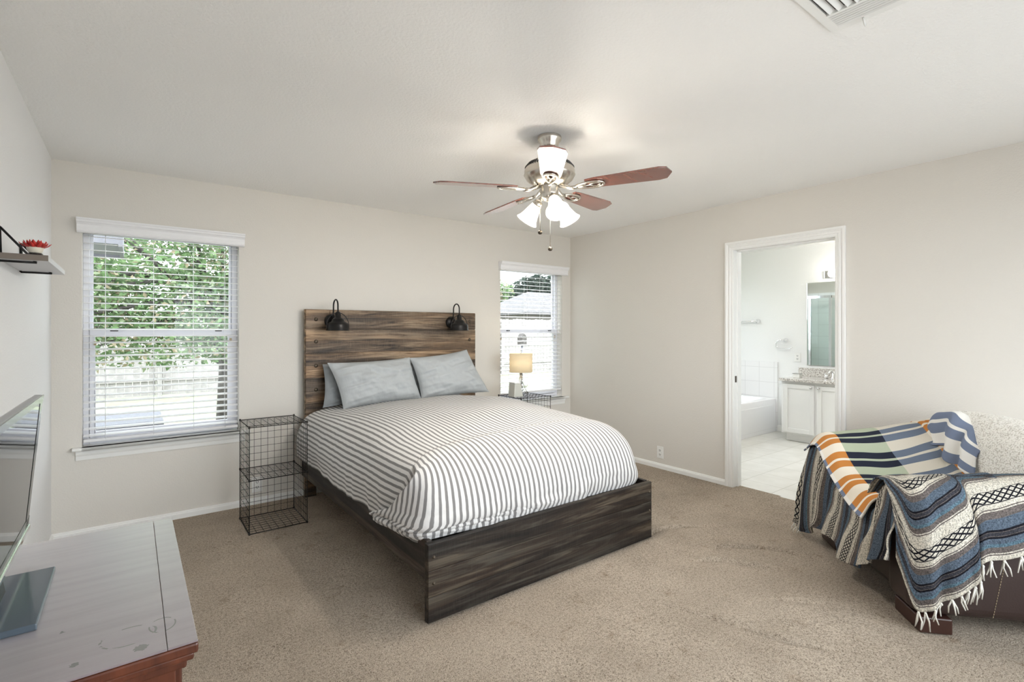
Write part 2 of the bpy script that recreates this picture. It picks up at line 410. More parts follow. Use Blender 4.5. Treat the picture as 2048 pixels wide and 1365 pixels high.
def crom(P, n):
    """Catmull-Rom along axis 0: P (k, ...) -> (n, ...)"""
    P = np.asarray(P, float); k = len(P); out = []
    for t in np.linspace(0, k-1, n):
        i = min(int(t), k-2); f = t-i
        p1, p2 = P[i], P[i+1]; p0 = P[i-1] if i > 0 else 2*p1-p2; p3 = P[i+2] if i+2 < k else 2*p2-p1
        out.append(.5*(2*p1+(p2-p0)*f+(2*p0-5*p1+4*p2-p3)*f*f+(3*p1-p0-3*p2+p3)*f**3))
    return np.array(out)
def net(P, na, nb):
    a = crom(P, na); return np.swapaxes(crom(np.swapaxes(a, 0, 1), nb), 0, 1)
class VNoise:
    def __init__(s, seed): s.g = np.random.RandomState(seed).rand(64, 64)
    def __call__(s, x, y):
        x = np.asarray(x, float); y = np.asarray(y, float)
        xi = np.floor(x).astype(int); yi = np.floor(y).astype(int); fx = x-xi; fy = y-yi
        fx = fx*fx*(3-2*fx); fy = fy*fy*(3-2*fy); g = s.g
        a = g[xi % 64, yi % 64]; b = g[(xi+1) % 64, yi % 64]; c = g[xi % 64, (yi+1) % 64]; d = g[(xi+1) % 64, (yi+1) % 64]
        return (a*(1-fx)+b*fx)*(1-fy)+(c*(1-fx)+d*fx)*fy - .5

# ================================================================== THE SETTING
XL, XR, YB, YN, H = -.41, 4.12, 4.32, -.75, 2.44
TH = .15
W1 = (-.262, .652, .585, 2.05)      # left window opening  x0 x1 z0 z1
W2 = (3.106, 3.988, .585, 2.05)
# carpeted floor, with the loose ripples of the carpet towards the bathroom
def floor():
    xs = np.arange(XL-.02, XR+.101, 0.0075); ys = np.arange(YN-.02, YB+.02, 0.0075)
    X, Y = np.meshgrid(xs, ys, indexing='ij'); Z = np.zeros_like(X)
    ripples = [
        [(2.62, 2.08), (2.83, 2.12), (2.99, 2.07), (3.13, 1.98), (3.28, 1.86)],
        [(2.77, 1.72), (2.93, 1.72), (3.05, 1.62), (3.14, 1.52), (3.20, 1.38), (3.25, 1.20)],
        [(2.60, 1.72), (2.75, 1.62), (2.83, 1.48), (2.95, 1.34)],
        [(2.05, 1.62), (2.14, 1.40), (2.22, 1.20), (2.28, 1.02), (2.38, .86)],
        [(1.18, 1.42), (1.22, 1.32), (1.27, 1.22), (1.29, 1.13)],
        [(2.55, 1.25), (2.66, 1.14), (2.76, 1.02)]]
    for ri, rp in enumerate(ripples):
        c = crom(rp, 50); lo = c.min(0)-.16; hi = c.max(0)+.16; wob = VNoise(50+ri)
        i0, i1 = np.searchsorted(xs, [lo[0], hi[0]]); j0, j1 = np.searchsorted(ys, [lo[1], hi[1]])
        x_, y_ = X[i0:i1, j0:j1], Y[i0:i1, j0:j1]
        best = np.full(x_.shape, 9.); side = np.zeros(x_.shape); tt = np.zeros(x_.shape)
        for i in range(len(c)-1):
            a, b = c[i], c[i+1]; d = b-a; L2 = (d*d).sum()
            t = np.clip(((x_-a[0])*d[0]+(y_-a[1])*d[1])/L2, 0, 1)
            px, py = x_-(a[0]+t*d[0]), y_-(a[1]+t*d[1]); dist = np.hypot(px, py)
            m = dist < best; best = np.where(m, dist, best); side = np.where(m, np.sign(px*d[1]-py*d[0]), side); tt = np.where(m, (i+t)/(len(c)-1), tt)
        sd = best*side + wob(x_*9, y_*9)*.02
        fade = np.clip(np.minimum(tt, 1-tt)*5, 0, 1)*np.clip(.75+wob(x_*6+9, y_*6)*1.6, .15, 1)
        Z[i0:i1, j0:j1] += fade*(.013*np.exp(-((sd)/.05)**2)*(sd <= 0) + .013*np.exp(-((sd)/.009)**2)*(sd > 0) - .030*np.exp(-((sd-.011)/.0090)**2))
    Z += VNoise(3)(X*2.2, Y*2.2)*.006
    mb = MB(); mb.grid(np.stack([X, Y, Z], -1)); o = mb.build('floor', M['carpet'], weld=False)
    return struct(o)
floor()
def wall_with_holes(name, axis, a, b, u0, u1, holes, mat, zt=H):
    """slab from a to b along axis; along the other horizontal axis u0..u1, holes (h0,h1,z0,z1)"""
    mb = MB(); us = sorted({u0, u1, *[h[0] for h in holes], *[h[1] for h in holes]})
    def bx(p0, p1, z0, z1):
        if axis == 1: mb.box(p0, p1, a, b, z0, z1)
        else: mb.box(a, b, p0, p1, z0, z1)
    for p0, p1 in zip(us[:-1], us[1:]):
        hh = [h for h in holes if h[0] <= p0+1e-6 and h[1] >= p1-1e-6]
        if not hh: bx(p0, p1, 0 if name != 'x' else 0, zt)
        else:
            h = hh[0]
            if h[2] > .01: bx(p0, p1, 0, h[2])
            bx(p0, p1, h[3], zt)
    return struct(mb.build(name, mat, weld=False))
wall_with_holes('wall_back', 1, YB, YB+TH, XL-.12, XR+.12, [(W1[0], W1[1], .560, W1[3]), (W2[0], W2[1], .560, W2[3])], M['wall'])
DY0, DY1, DZ = 1.522, 2.302, 2.035
wall_with_holes('wall_right', 0, XR, XR+.12, YN-.1, YB, [(DY0-.0125, DY1+.0125, 0, DZ+.0125)], M['wall'])
wall_with_holes('wall_left', 0, XL-.12, XL, YN-.1, YB, [], M['wall_daylit'])
W3 = (.5, 3.7, .35, 2.15)  # added window opening behind the camera, lets in soft fill light
wall_with_holes('wall_near', 1, YN-.12, YN, XL, XR, [W3], M['wall'])
struct(MB().box(XL-.12, XR+.0, YN-.12, YB+TH, H, H+.08).build('ceiling', M['ceil']))
# baseboards: profile (out from wall, z)
bprof = [(0, 0), (.016, 0), (.016, .055), (.011, .066), (.011, .072), (.006, .080), (0, .082)]
def baseboard(name, axis, pos, sgn, a, b, h=.6):
    poly = [(d, z*h) for d, z in bprof]
    mb = MB()
    if axis == 0: mb.prism([(pos+sgn*d, z) for d, z in poly], 0, a, b)      # runs along x, poly (y,z)
    else: mb.prism([(z, pos+sgn*d) for d, z in poly], 1, a, b)             # runs along y, poly (z,x)
    return struct(mb.build(name, M['white']))
baseboard('baseboard_back', 0, YB, -1, XL, XR)
baseboard('baseboard_left', 1, XL, 1, YN, YB-.016)
baseboard('baseboard_right', 1, XR, -1, 2.372, YB-.016)
baseboard('baseboard_near', 1, XR, -1, YN, 1.452)
# ---------------- windows
def window(name, x0, x1, z0, z1, y0=None):
    y = YB+.085; fw = .035
    mb = MB()
    mb.box(x0, x0+fw, y, y+.06, z0, z1).box(x1-fw, x1, y, y+.06, z0, z1).box(x0+fw, x1-fw, y, y+.06, z1-fw, z1).box(x0+fw, x1-fw, y, y+.06, z0, z0+fw)
    o = struct(mb.build(name, M['vinyl'], bevel=.003))
    zm = 1.335
    s = MB(); sw = .028
    s.box(x0+fw, x1-fw, y-.004, y+.028, zm-.022, zm+.022)
    s.box(x0+fw, x0+fw+sw, y-.001, y+.026, z0+fw, zm-.022).box(x1-fw-sw, x1-fw, y-.001, y+.026, z0+fw, zm-.022).box(x0+fw+sw, x1-fw-sw, y-.001, y+.026, z0+fw, z0+fw+.045)
    s.build('lower_sash', M['vinyl'], o, bevel=.003)
    s = MB(); s.box(x0+fw, x0+fw+.018, y+.03, y+.05, zm+.022, z1-fw).box(x1-fw-.018, x1-fw, y+.03, y+.05, zm+.022, z1-fw).box(x0+fw, x1-fw, y+.03, y+.05, zm-.015, zm+.022).box(x0+fw+.018, x1-fw-.018, y+.03, y+.05, z1-fw-.018, z1-fw)
    s.build('upper_sash', M['vinyl'], o, bevel=.003)
    MB().box(x0+fw, x1-fw, y+.012, y+.016, z0+fw, zm).build('pane', M['glass'], o)
    MB().box(x0+fw, x1-fw, y+.038, y+.042, zm, z1-fw).build('pane', M['glass'], o)
    for fx in (.18, .86):
        c = x0+(x1-x0)*fx
        MB().box(c-.022, c+.022, y-.012, y-.002, zm+.006, zm+.016).build('sash_lock', M['slot'], o, bevel=.002)
    for (fx, zz) in ((.07, zm-.075), (.95, zm-.06)):
        c = x0+(x1-x0)*fx
        MB().box(c-.007, c+.007, y-.014, y-.004, zz-.014, zz+.014).build('latch', M['brass'], o, bevel=.002)
    # stool and apron
    st = MB()
    prof = [(YB+.085, z0-.022), (YB-.042, z0-.022), (YB-.05, z0-.016), (YB-.052, z0-.010), (YB-.048, z0-.003), (YB-.04, z0), (YB+.085, z0)]
    st.prism(prof, 0, x0+.002, x1-.002)
    st2 = [(YB-.0005, z0-.022), (YB-.042, z0-.022), (YB-.05, z0-.016), (YB-.052, z0-.010), (YB-.048, z0-.003), (YB-.04, z0), (YB-.0005, z0)]
    st.prism(st2, 0, x0-.045, x1+.07)
    st.build('window_sill', M['white'], o)
    ap = [(YB-.0005, z0-.085), (YB-.010, z0-.085), (YB-.012, z0-.06), (YB-.02, z0-.045), (YB-.022, z0-.0225), (YB-.0005, z0-.0225)]
    MB().prism(ap, 0, x0-.03, x1+.035).build('apron', M['white'], o)
    portal('portal', ((x0+x1)/2, YB+TH+.02, (z0+z1)/2), (R(-90), 0, 0), x1-x0, z1-z0)
    return o
window('window_1', *W1); window('window_2', *W2)
portal('portal', ((W3[0]+W3[1])/2, YN-.14, (W3[2]+W3[3])/2), (R(90), 0, 0), W3[1]-W3[0], W3[3]-W3[2])
w3 = MB(); x0, x1, z0, z1 = W3
for (a, b, c, d) in ((x0, x0+.05, z0, z1), (x1-.05, x1, z0, z1), (x0+.05, x1-.05, z0, z0+.05), (x0+.05, x1-.05, z1-.05, z1), ((x0+x1)/2-.03, (x0+x1)/2+.03, z0+.05, z1-.05)):
    w3.box(a, b, YN-.1, YN-.04, c, d)
o3 = struct(w3.build('added_window_near', M['vinyl'], bevel=.003))
MB().box(x0+.05, x1-.05, YN-.072, YN-.068, z0+.05, z1-.05).build('pane', M['glass'], o3)
# ---------------- blinds
def blind(label, x0, x1, z0, z1, xr, bottom, wand_x, raised=0):
    b = thing('window_blind', label, 'blind', ((x0+x1)/2, YB+.04, z0), 'white slatted window blinds')
    # valance with crown profile
    pr = [(YB-.001, 1.985), (YB-.040, 1.985), (YB-.046, 1.992), (YB-.040, 2.003), (YB-.044, 2.02), (YB-.044, 2.036), (YB-.052, 2.046), (YB-.062, 2.052), (YB-.062, 2.062), (YB-.068, 2.068), (YB-.068, 2.077), (YB-.001, 2.077)]
    MB().prism(pr, 0, x0-.024, xr).build('valance', M['blind'], b)
    MB().box(x0+.004, x1-.004, YB+.006, YB+.066, z1-.045, z1-.001).build('headrail', M['blind'], b, bevel=.002)
    m = MB(); z = bottom+.045; yc = YB+.037
    while z < z1-.05:
        tilt = R(3)
        c = [(yc-.025, z-.0012), (yc-.0125, z+.0006), (yc, z+.0012), (yc+.0125, z+.0006), (yc+.025, z-.0012), (yc+.025, z-.0036), (yc, z-.0014), (yc-.025, z-.0036)]
        c = [(a_, b_+(a_-yc)*math.tan(R(9))) for a_, b_ in c]
        m.prism(c, 0, x0+.006, x1-.006); z += .0440
    lab(m.build('slats', M['blind'], b), 'open white slats seen nearly edge on')
    MB().box(x0+.006, x1-.006, yc-.026, yc+.026, bottom, bottom+.02).build('bottom_rail', M['blind'], b, bevel=.004)
    for fx in (.13, .42, .68, .9):
        x = x0+(x1-x0)*fx; c = MB()
        for yy in (yc-.027, yc+.027): c.tube([(x, yy, bottom+.01), (x, yy, z1-.04)], .0011, 5)
        c.build('ladder_cord', M['blind'], b)
    if wand_x: MB().tube([(wand_x, YB-.006, z1-.03), (wand_x, YB-.008, z1-.75)], .004, 8).build('tilt_wand', M['blind'], b)
    return b
blind('white slatted blind on the wide view of the leafy tree, above the air conditioner', *W1, .684, .607, None)
blind('white slatted blind behind the small table lamp, in the corner window', *W2, 4.045, .66, None)
# ---------------- door casing and jamb
def casing_profile(w=.066):
    return [(0, 0), (.010, 0), (.012, .010), (.012, .018), (.016, .022), (.017, .034), (.013, .038), (.016, .046), (.020, .050), (.020, w), (0, w)]
dm = MB(); cw = .066
poly = casing_profile(cw)
for (d, w), (d2, w2) in zip(poly, poly[1:]+poly[:1]):
    def ring(d, w): return [(XR-d, DY1+.004+w, 0), (XR-d, DY1+.004+w, DZ+.004+w), (XR-d, DY0-.004-w, DZ+.004+w), (XR-d, DY0-.004-w, 0)]
    a_, b_ = ring(d, w), ring(d2, w2); dm.add(a_+b_, [(i, i+1, i+5, i+4) for i in range(3)])
d1 = struct(dm.build('trim_1', M['white']))
jb = MB(); jb.box(XR-.004, XR+.124, DY1, DY1+.012, 0, DZ+.012).box(XR-.004, XR+.124, DY0-.012, DY0, 0, DZ+.012).box(XR-.004, XR+.124, DY0, DY1, DZ, DZ+.012)
jb.box(XR+.05, XR+.085, DY1-.011, DY1+.001, 0, DZ).box(XR+.05, XR+.085, DY0-.001, DY0+.011, 0, DZ).box(XR+.05, XR+.085, DY0, DY1, DZ-.011, DZ+.001)
jo = struct(jb.build('trim_2', M['white'], bevel=.002))
MB().box(XR+.02, XR+.045, DY1-.002, DY1+.001, .90, .955).build('strike_plate', M['bronze'], jo)
# ---------------- bathroom shell
BX1, BY0, BY1 = 6.9, -.2, 4.10
struct(MB().box(XR+.075, BX1+.1, BY0, BY1+.1, -.06, -.002).build('floor_bathroom', M['tile']))
struct(MB().box(BX1, BX1+.1, BY0, BY1+.1, 0, H).build('wall_bathroom_far', M['bathwall']))
W4 = (4.6, 6.7, .95, 2.3)  # added window over the tub, unseen, brings fill daylight into the bathroom
wall_with_holes('wall_bathroom_side', 1, BY1, BY1+.1, XR+.12, BX1, [W4], M['bathwall'])
w4 = MB(); x0, x1, z0, z1 = W4
for (a, b, c, d) in ((x0, x0+.05, z0, z1), (x1-.05, x1, z0, z1), (x0+.05, x1-.05, z0, z0+.05), (x0+.05, x1-.05, z1-.05, z1)): w4.box(a, b, BY1+.03, BY1+.09, c, d)
o4 = struct(w4.build('added_window_bath', M['vinyl'])); MB().box(x0+.05, x1-.05, BY1+.055, BY1+.06, z0+.05, z1-.05).build('pane', M['glass'], o4)
portal('portal', ((x0+x1)/2, BY1+.12, (z0+z1)/2), (R(-90), 0, 0), x1-x0, z1-z0)
struct(MB().box(XR+.12, BX1+.1, BY0-.1, BY0, 0, H).build('wall_bathroom_near', M['bathwall']))
struct(MB().box(XR, BX1+.1, BY0-.1, BY1+.1, H, H+.08).build('ceiling_bathroom', M['ceil']))
struct(MB().prism([(z, BX1-d) for d, z in bprof], 1, 2.965, 3.235).build('baseboard_bathroom', M['white']))

# ================================================================== BED
HBX0, HBX1, HBY0, HBY1 = 1.11, 2.735, 4.225, 4.268
bed = thing('bed_frame', 'rustic brown board bed frame with tall headboard and low panel footboard', 'bed', (1.9, 3.2, 0))
hb = MB()
edges = [.0, .16, .362, .56, .758, .956, 1.158, 1.356, 1.52]
for a, b in zip(edges[1:-1], edges[2:]):
    hb.box(HBX0+.004, HBX1-.004, HBY0, HBY0+.024, a+.006, b-.004)
hb.box(HBX0, HBX1, HBY0+.012, HBY1, .15, 1.52)
hb.box(HBX0, HBX0+.09, HBY0+.012, HBY1, .0, .15).box(HBX1-.09, HBX1, HBY0+.012, HBY1, .0, .15)
hbo = hb.build('headboard', M['hbwood'], bed, bevel=.0025, weld=False)
def bolt(x, y, z, r, parent, axis=(0, -1, 0), mat='bronze'):
    MB().lathe([(0, .008), (r*.45, .0075), (r*.8, .005), (r, 0)], (x, y, z), axis, 14).build('bolt', M[mat], parent)
for z in (1.438, 1.257, 1.060, .866):
    bolt(HBX0+.083, HBY0, z, .0155, hbo); bolt(HBX1-.072, HBY0, z, .0155, hbo)
ft = MB()
for a, b in ((0.008, .123), (.125, .243), (.245, .365)): ft.box(1.077, 2.688, 2.060, 2.072, a, b)
ft.box(1.075, 2.690, 2.066, 2.092, .008, .367)
fto = ft.build('footboard', M['fbwood'], bed, bevel=.0015, weld=False)
for z in (.305, .185): bolt(1.105, 2.060, z, .008, fto); bolt(2.665, 2.060, z, .008, fto)
for x in (1.085, 2.655):
    MB().box(x, x+.026, 2.092, HBY0, .19, .372).build('side_rail', M['railwood'], bed, bevel=.0015)
MB().box(1.115, 2.652, 2.10, 4.20, .30, .335).build('slat_deck', M['railwood'], bed)
for y in (2.9, 3.6): MB().box(1.86, 1.92, y, y+.06, 0.004, .299).build('support_leg', M['railwood'], bed)
# mattress
mm = MB().box(1.135, 2.635, 2.20, 4.19, .337, .62).build('mattress', M['mattress'], None, bevel=.12, seg=5)
tag(mm, 'white mattress between the bed rails under the striped duvet', 'mattress')
# duvet ------------------------------------------------------------
def duvet():
    mb = MB(); n1, n2, n3 = VNoise(11), VNoise(12), VNoise(13)
    # cross section  (x, z) from the left hem over the top to the right hem
    prof = np.array([(1.052, .350), (1.046, .42), (1.040, .50), (1.058, .585), (1.11, .668), (1.20, .722), (1.34, .748), (1.6, .772), (1.9, .785), (2.2, .788), (2.42, .772), (2.55, .730), (2.64, .655), (2.685, .56), (2.700, .47), (2.695, .40), (2.69, .365)])
    NS, NT_ = 120, 110
    c = crom(prof, NS); arc = np.concatenate([[0], np.cumsum(np.hypot(*np.diff(c, axis=0).T))])
    mid = np.interp(1.9, c[:, 0][20:100], arc[20:100])
    U = arc-mid+1.9
    ys = np.linspace(4.155, 2.16, NT_)
    P = np.zeros((NT_, NS, 3)); UV = np.zeros((NT_, NS, 2))
    s = np.linspace(0, 1, NS)
    side = np.clip(1-arc/.36, 0, 1); sideR = np.clip((arc-arc[-1]+.3)/.3, 0, 1)
    for k, y in enumerate(ys):
        x, z = c[:, 0].copy(), c[:, 1].copy()
        t = (4.155-y)/2.0
        top = np.clip((z-.66)/.1, 0, 1)
        e_ = float(np.clip((3.0-y)/.58, 0, 1)); z = z-top*.042*(3*e_*e_-2*e_**3)
        head = np.exp(-((y-4.1)/.35)**2)
        z = z - top*.035*head + top*.012*np.sin(t*3.1)
        z = z + top*(n1(x*2.4+3, np.full_like(x, y*2.4))*.030+n2(x*6, np.full_like(x, y*6))*.010)
        # vertical folds in the left overhang
        fold = n3(np.full_like(x, y*9), arc*2.5)*.030+n2(np.full_like(x, y*19+5), arc*4)*.016
        x = x - side*(.008+fold*.9) + sideR*fold*.5
        z = z + np.clip(1-arc/.10, 0, 1)*(n1(np.full_like(x, y*3.2), 0*x)*.030)
        # near the foot the side sheet is drawn in under the foot sheet
        w = np.clip((2.46-y)/.3, 0, 1)**1.2
        x = x + side*w*.06 - sideR*w*.06
        lwA = np.clip((.22-(U-1.09)/1.57)/.22, 0, 1)**1.6
        z = z-.34*np.clip((2.425-.14*lwA-y)/.24, 0, 1)**1.15*np.clip((z-.40)/.3, 0, 1)
        P[k] = np.stack([x, np.full_like(x, y), z], 1); UV[k] = np.stack([U, np.full_like(x, y)], 1)
    mb.grid(P, UV)
    # foot sheet wraps the two foot corners
    NI, NJ = 150, 70
    def prof_top(x): return np.interp(x, c[14:106, 0], c[14:106, 1])+.012*math.sin(.87*3.1)
    path = np.array([(1.035, 2.62), (1.032, 2.40), (1.045, 2.24), (1.085, 2.135), (1.17, 2.105), (1.5, 2.100), (1.9, 2.100), (2.3, 2.100), (2.50, 2.105), (2.605, 2.14), (2.655, 2.23), (2.69, 2.36)])
    pc = crom(path, 400); pa = np.concatenate([[0], np.cumsum(np.hypot(*np.diff(pc, axis=0).T))])
    def pat(a): return np.stack([np.interp(a, pa, pc[:, 0]), np.interp(a, pa, pc[:, 1])], -1)
    a_front0 = np.interp(1.17, pc[150:, 0], pa[150:]) if False else pa[np.argmin(np.hypot(pc[:, 0]-1.17, pc[:, 1]-2.105))]
    a_front1 = pa[np.argmin(np.hypot(pc[:, 0]-2.5, pc[:, 1]-2.105))]
    P = np.zeros((NJ, NI, 3)); UV = np.zeros((NJ, NI, 2))
    ii = np.linspace(0, 1, NI)
    vz = np.linspace(0, 1, NJ)
    for j, v in enumerate(vz):
        wrap = .42*np.clip((v-.12)/.7, 0, 1)
        lw = np.clip((.22-ii)/.22, 0, 1)**1.6
        aa = (a_front0-.10)+ii*(a_front1+.22-a_front0+.10)-wrap*lw
        out = pat(aa)
        Ub = 1.09+ii*(2.66-1.09)
        xin = np.interp(Ub, U, c[:, 0]); zp = np.interp(Ub, U, c[:, 1]); yin = 2.42-.14*lw; inn = np.stack([xin, yin], -1)
        tp = np.clip((zp-.66)/.1, 0, 1); zt = zp+tp*(.012*math.sin(.87*3.1)-.042)+tp*(n1(xin*2.4+3, yin*2.4)*.030+n2(xin*6, yin*6)*.010)
        if v < .5:
            ph = v/.5*math.pi/2; g = math.sin(ph); zz = zt-(.26)*(1-math.cos(ph))*(zt-.362)/.39
        else:
            g = 1.0; z5 = zt-.26*(zt-.362)/.39; zz = z5-(v-.5)/.5*(z5-.362)
        xy = inn*(1-g)+out*g
        b = np.sin(np.clip((v-.42)/.58, 0, 1)*math.pi)*.016*(1 if v > .42 else 0)
        nx = np.gradient(out[:, 1]); ny = -np.gradient(out[:, 0]); L = np.hypot(nx, ny)+1e-9
        lip = np.exp(-(ii/.03)**2)*.012*(1 if v > .2 else v*5)
        d = b+lip+np.clip((v-.3)*2, 0, 1)*(n3(ii*26, v*2.2+0*ii)*.030*(.25+.75*v)+n2(ii*9+4, v*6+0*ii)*.016)
        low = np.exp(-((v-.86)/.09)**2)*np.exp(-(ii/.35)**2)
        d = d+low*n1(ii*60, 0*ii+v*25)*.045
        xy = xy + np.stack([nx/L*d, ny/L*d], -1)
        xy[:, 1] = np.where((ii > .16) & (ii < .88) & (v > .5), np.maximum(xy[:, 1], 2.073+.022*np.clip((v-.8)*6, 0, 1)), xy[:, 1])
        zz = zz+.0015
        zz = zz - np.clip((.12-ii)/.12, 0, 1)*v**3*.012
        P[j] = np.stack([xy[:, 0], xy[:, 1], zz], 1)
        UV[j] = np.stack([Ub-.26*lw*np.clip((v-.1)/.6, 0, 1)+n2(ii*12, v*7+0*ii)*.008*v, np.full(NI, 2.4-v*.6)], 1)
    mb.grid(P, UV)
    o = mb.build('duvet', M['stripe'], None, solid=.012, weld=False)
    return tag(o, 'grey and white ticking striped duvet spread over the bed', 'duvet')
duvet()
# pillows ----------------------------------------------------------
def pillow(label, BL, BR, TL, TR, thick, seed, mat, group=None, bulge=0):
    BL, BR, TL, TR = map(Vector, (BL, BR, TL, TR)); n1, n2 = VNoise(seed), VNoise(seed+40)
    nrm = ((BR-BL).cross(TL-BL)).normalized()
    if nrm.y > 0: nrm = -nrm
    mb = MB(); N = 64
    for sgn in (1, -1):
        P = np.zeros((N, N, 3))
        for i in range(N):
            for j in range(N):
                u, v = i/(N-1), j/(N-1); a, b = 2*u-1, 2*v-1
                pin = .045
                uu = .5+a/2*(1-pin*(1-b*b)*0+0)*(1-.05*(1-b*b)*abs(a)**3*0); vv = v
                uu = .5+.5*a*(1-.055*(1-b**2)*abs(a)**2 ); vv = .5+.5*b*(1-.07*(1-a**2)*abs(b)**2)
                p = (BL*(1-uu)+BR*uu)*(1-vv)+(TL*(1-uu)+TR*uu)*vv
                h = thick*((1-abs(a)**2.6)*(1-abs(b)**2.6))**.55
                rim = 1-max(abs(a), abs(b))**6
                cr = math.hypot(a*.9, b*.9)
                wr = (n1(u*5+v*2, v*5-u*2)*.038+n2(u*12+v*4, v*8-u*3)*.016+n2(u*5-v*19, v*3+u*3)*.026*(abs(a)*.7+.3)+n1(u*24+v*9, v*7-u*9)*.008)*rim
                h = h*(.5+bulge*(1-v)) + wr if sgn > 0 else h*.5+wr*.5
                h = max(h, .002)
                P[i, j] = p+nrm*h*sgn
        mb.grid(P, flip=(sgn < 0))
    o = mb.build('pillow', mat); return tag(o, label, 'pillow', group)
G = 'pillows against the headboard'
pillow('dark grey pillow at the back, peeking out at the cage side', (1.205, 4.08, .735), (1.90, 4.10, .745), (1.225, 4.16, 1.075), (1.90, 4.16, 1.09), .10, 1, M['pillowdark'], G)
pillow('grey pillow at the back, hidden behind the tall cornered front pillow', (1.97, 4.10, .745), (2.66, 4.09, .745), (1.94, 4.16, 1.105), (2.60, 4.16, 1.085), .10, 2, M['pillow'], G)
pillow('pale grey front pillow on the cage side of the bed', (1.325, 3.955, .725), (2.02, 3.985, .742), (1.235, 4.07, 1.090), (1.95, 4.08, 1.110), .20, 3, M['pillow'], G, .15)
pillow('pale grey front pillow with pointed upright corner, on the lamp side', (2.015, 3.985, .742), (2.715, 3.96, .762), (1.955, 4.09, 1.105), (2.545, 4.09, 1.165), .18, 4, M['pillow'], G, .15)
# sconces ----------------------------------------------------------
def sconce(x, label):
    t = thing('wall_sconce', label, 'lamp', (x, HBY0, 1.44), 'barn style lamps on the headboard')
    y0 = HBY0; ys = 4.075
    MB().lathe([(0, .030), (.018, .028), (.032, .022), (.050, .014), (.056, .006), (.056, 0)], (x-.006, y0-.001, 1.425), (0, -1, 0), 28, False).build('backplate', M['black'], t)
    path = [(x-.006, y0-.022, 1.43), (x-.005, y0-.045, 1.46), (x-.004, y0-.05, 1.52)]
    for k in range(13):
        a = math.pi*k/12; path.append((x-.004+.004*k/12, (y0-.05+ys)/2+(y0-.05-ys)/2*math.cos(a), 1.55+.048*math.sin(a)))
    path += [(x, ys, 1.52), (x, ys, 1.485)]
    MB().tube(path, .0062, 10).build('gooseneck_arm', M['black'], t)
    s = MB().lathe([(.008, .152), (.016, .150), (.022, .135), (.024, .105), (.034, .100), (.046, .090), (.050, .074), (.066, .068), (.080, .055), (.084, .042), (.084, .012), (.089, .006), (.089, 0), (.086, .001), (.080, .010), (.079, .040), (.060, .060), (.02, .085)], (x, ys, 1.346), (0, 0, 1), 36)
    sh = s.build('lamp_shade', M['black'], t)
    loop = [(x+.088*math.cos(a), ys+.0, 1.385+.105*math.sin(a)) for a in [math.pi*k/20 for k in range(21)]]
    loop = [(x+.0885, ys, 1.352)]+loop+[(x-.0885, ys, 1.352)]
    MB().tube(loop, .0036, 8).build('shade_loop', M['black'], sh)
    MB().lathe([(.0, .0), (.012, .002), (.016, .012), (.013, .03), (.010, .045)], (x, ys, 1.352), (0, 0, 1), 14).build('bulb', M['plate'], sh)
sconce(1.322, 'black gooseneck sconce on the headboard, on the wire cage side')
sconce(2.455, 'black gooseneck sconce on the headboard, on the corner window side')

# ================================================================== WIRE CAGES
def wire_cage(x0, x1, y0, y1, h, label, yaw=0):
    t = thing('wire_cube_shelf', label, 'shelf', (x0, y0, 0), 'black wire grid shelves beside the bed')
    r, rb = .0014, .0030
    def panel(name, o, u, v, nu, nv):
        o, u, v = Vector(o), Vector(u), Vector(v); m = MB()
        for i in range(nu+1):
            a = o+u*(i/nu); m.tube([a, a+v], rb if i in (0, nu) else r, 6)
        for j in range(nv+1):
            a = o+v*(j/nv); m.tube([a, a+u], rb if j in (0, nv) else r, 6)
        m.build(name, M['wire'], t)
    dx, dy = x1-x0, y1-y0; zb = .006
    for k in range(2):
        z0 = zb+k*h/2; hz = h/2
        panel('back_panel', (x0, y1, z0), (dx, 0, 0), (0, 0, hz), 8, 7)
        panel('side_panel', (x0, y0, z0), (0, dy, 0), (0, 0, hz), 8, 7)
        panel('side_panel', (x1, y0, z0), (0, dy, 0), (0, 0, hz), 8, 7)
    for z in (zb, zb+h/2, zb+h): panel('shelf_panel', (x0, y0, z), (dx, 0, 0), (0, dy, 0), 8, 8)
    for z in (zb, zb+h/2, zb+h):
        for x in (x0, x1):
            for y in (y0, y1):
                MB().tube([(x, y-.008, z), (x, y+.008, z)], .0058, 8).tube([(x, y, z-.006), (x, y, z+.008)], .0058, 8).build('clip', M['wire'], t)
wire_cage(.615, .978, 3.678, 4.036, .70, 'empty black wire grid shelf under the left-hand side of the headboard, beside the wide window')
wire_cage(2.90, 3.262, 3.70, 4.06, .70, 'black wire grid shelf under the small table lamp in the corner')
# outlets
def outlet(axis, pos, sg, u, z, label, name='wall_outlet', w=.072, h=.116, slots=True):
    t = thing(name, label, 'outlet', (pos, u, z) if axis == 0 else (u, pos, z), 'white wall outlets')
    def bx(d0, d1, a0, a1, b0, b1):
        m = MB(); lo, hi = sorted((pos+sg*d0, pos+sg*d1))
        return m.box(lo, hi, u+a0, u+a1, z+b0, z+b1) if axis == 0 else m.box(u+a0, u+a1, lo, hi, z+b0, z+b1)
    bx(.0005, .006, -w/2, w/2, -h/2, h/2).build('cover_plate', M['plate'], t, bevel=.002)
    for dz in (.02, -.02):
        r = bx(.004, .008, -.017, .017, dz-.014, dz+.014).build('receptacle', M['plate'], t, bevel=.003)
        for du in (-.007, .007): bx(.007, .0085, du-.0022, du+.0022, dz-.004, dz+.008).build('slot', M['slot'], r)
        bx(.007, .0085, -.003, .003, dz-.011, dz-.006).build('slot', M['slot'], r)
outlet(0, XR, -1, 3.053, .157, 'white outlet low on the wall between the bed and the bathroom doorway')
outlet(1, YB, -1, .775, .150, 'white outlet seen through the lower bay of the wire shelf')
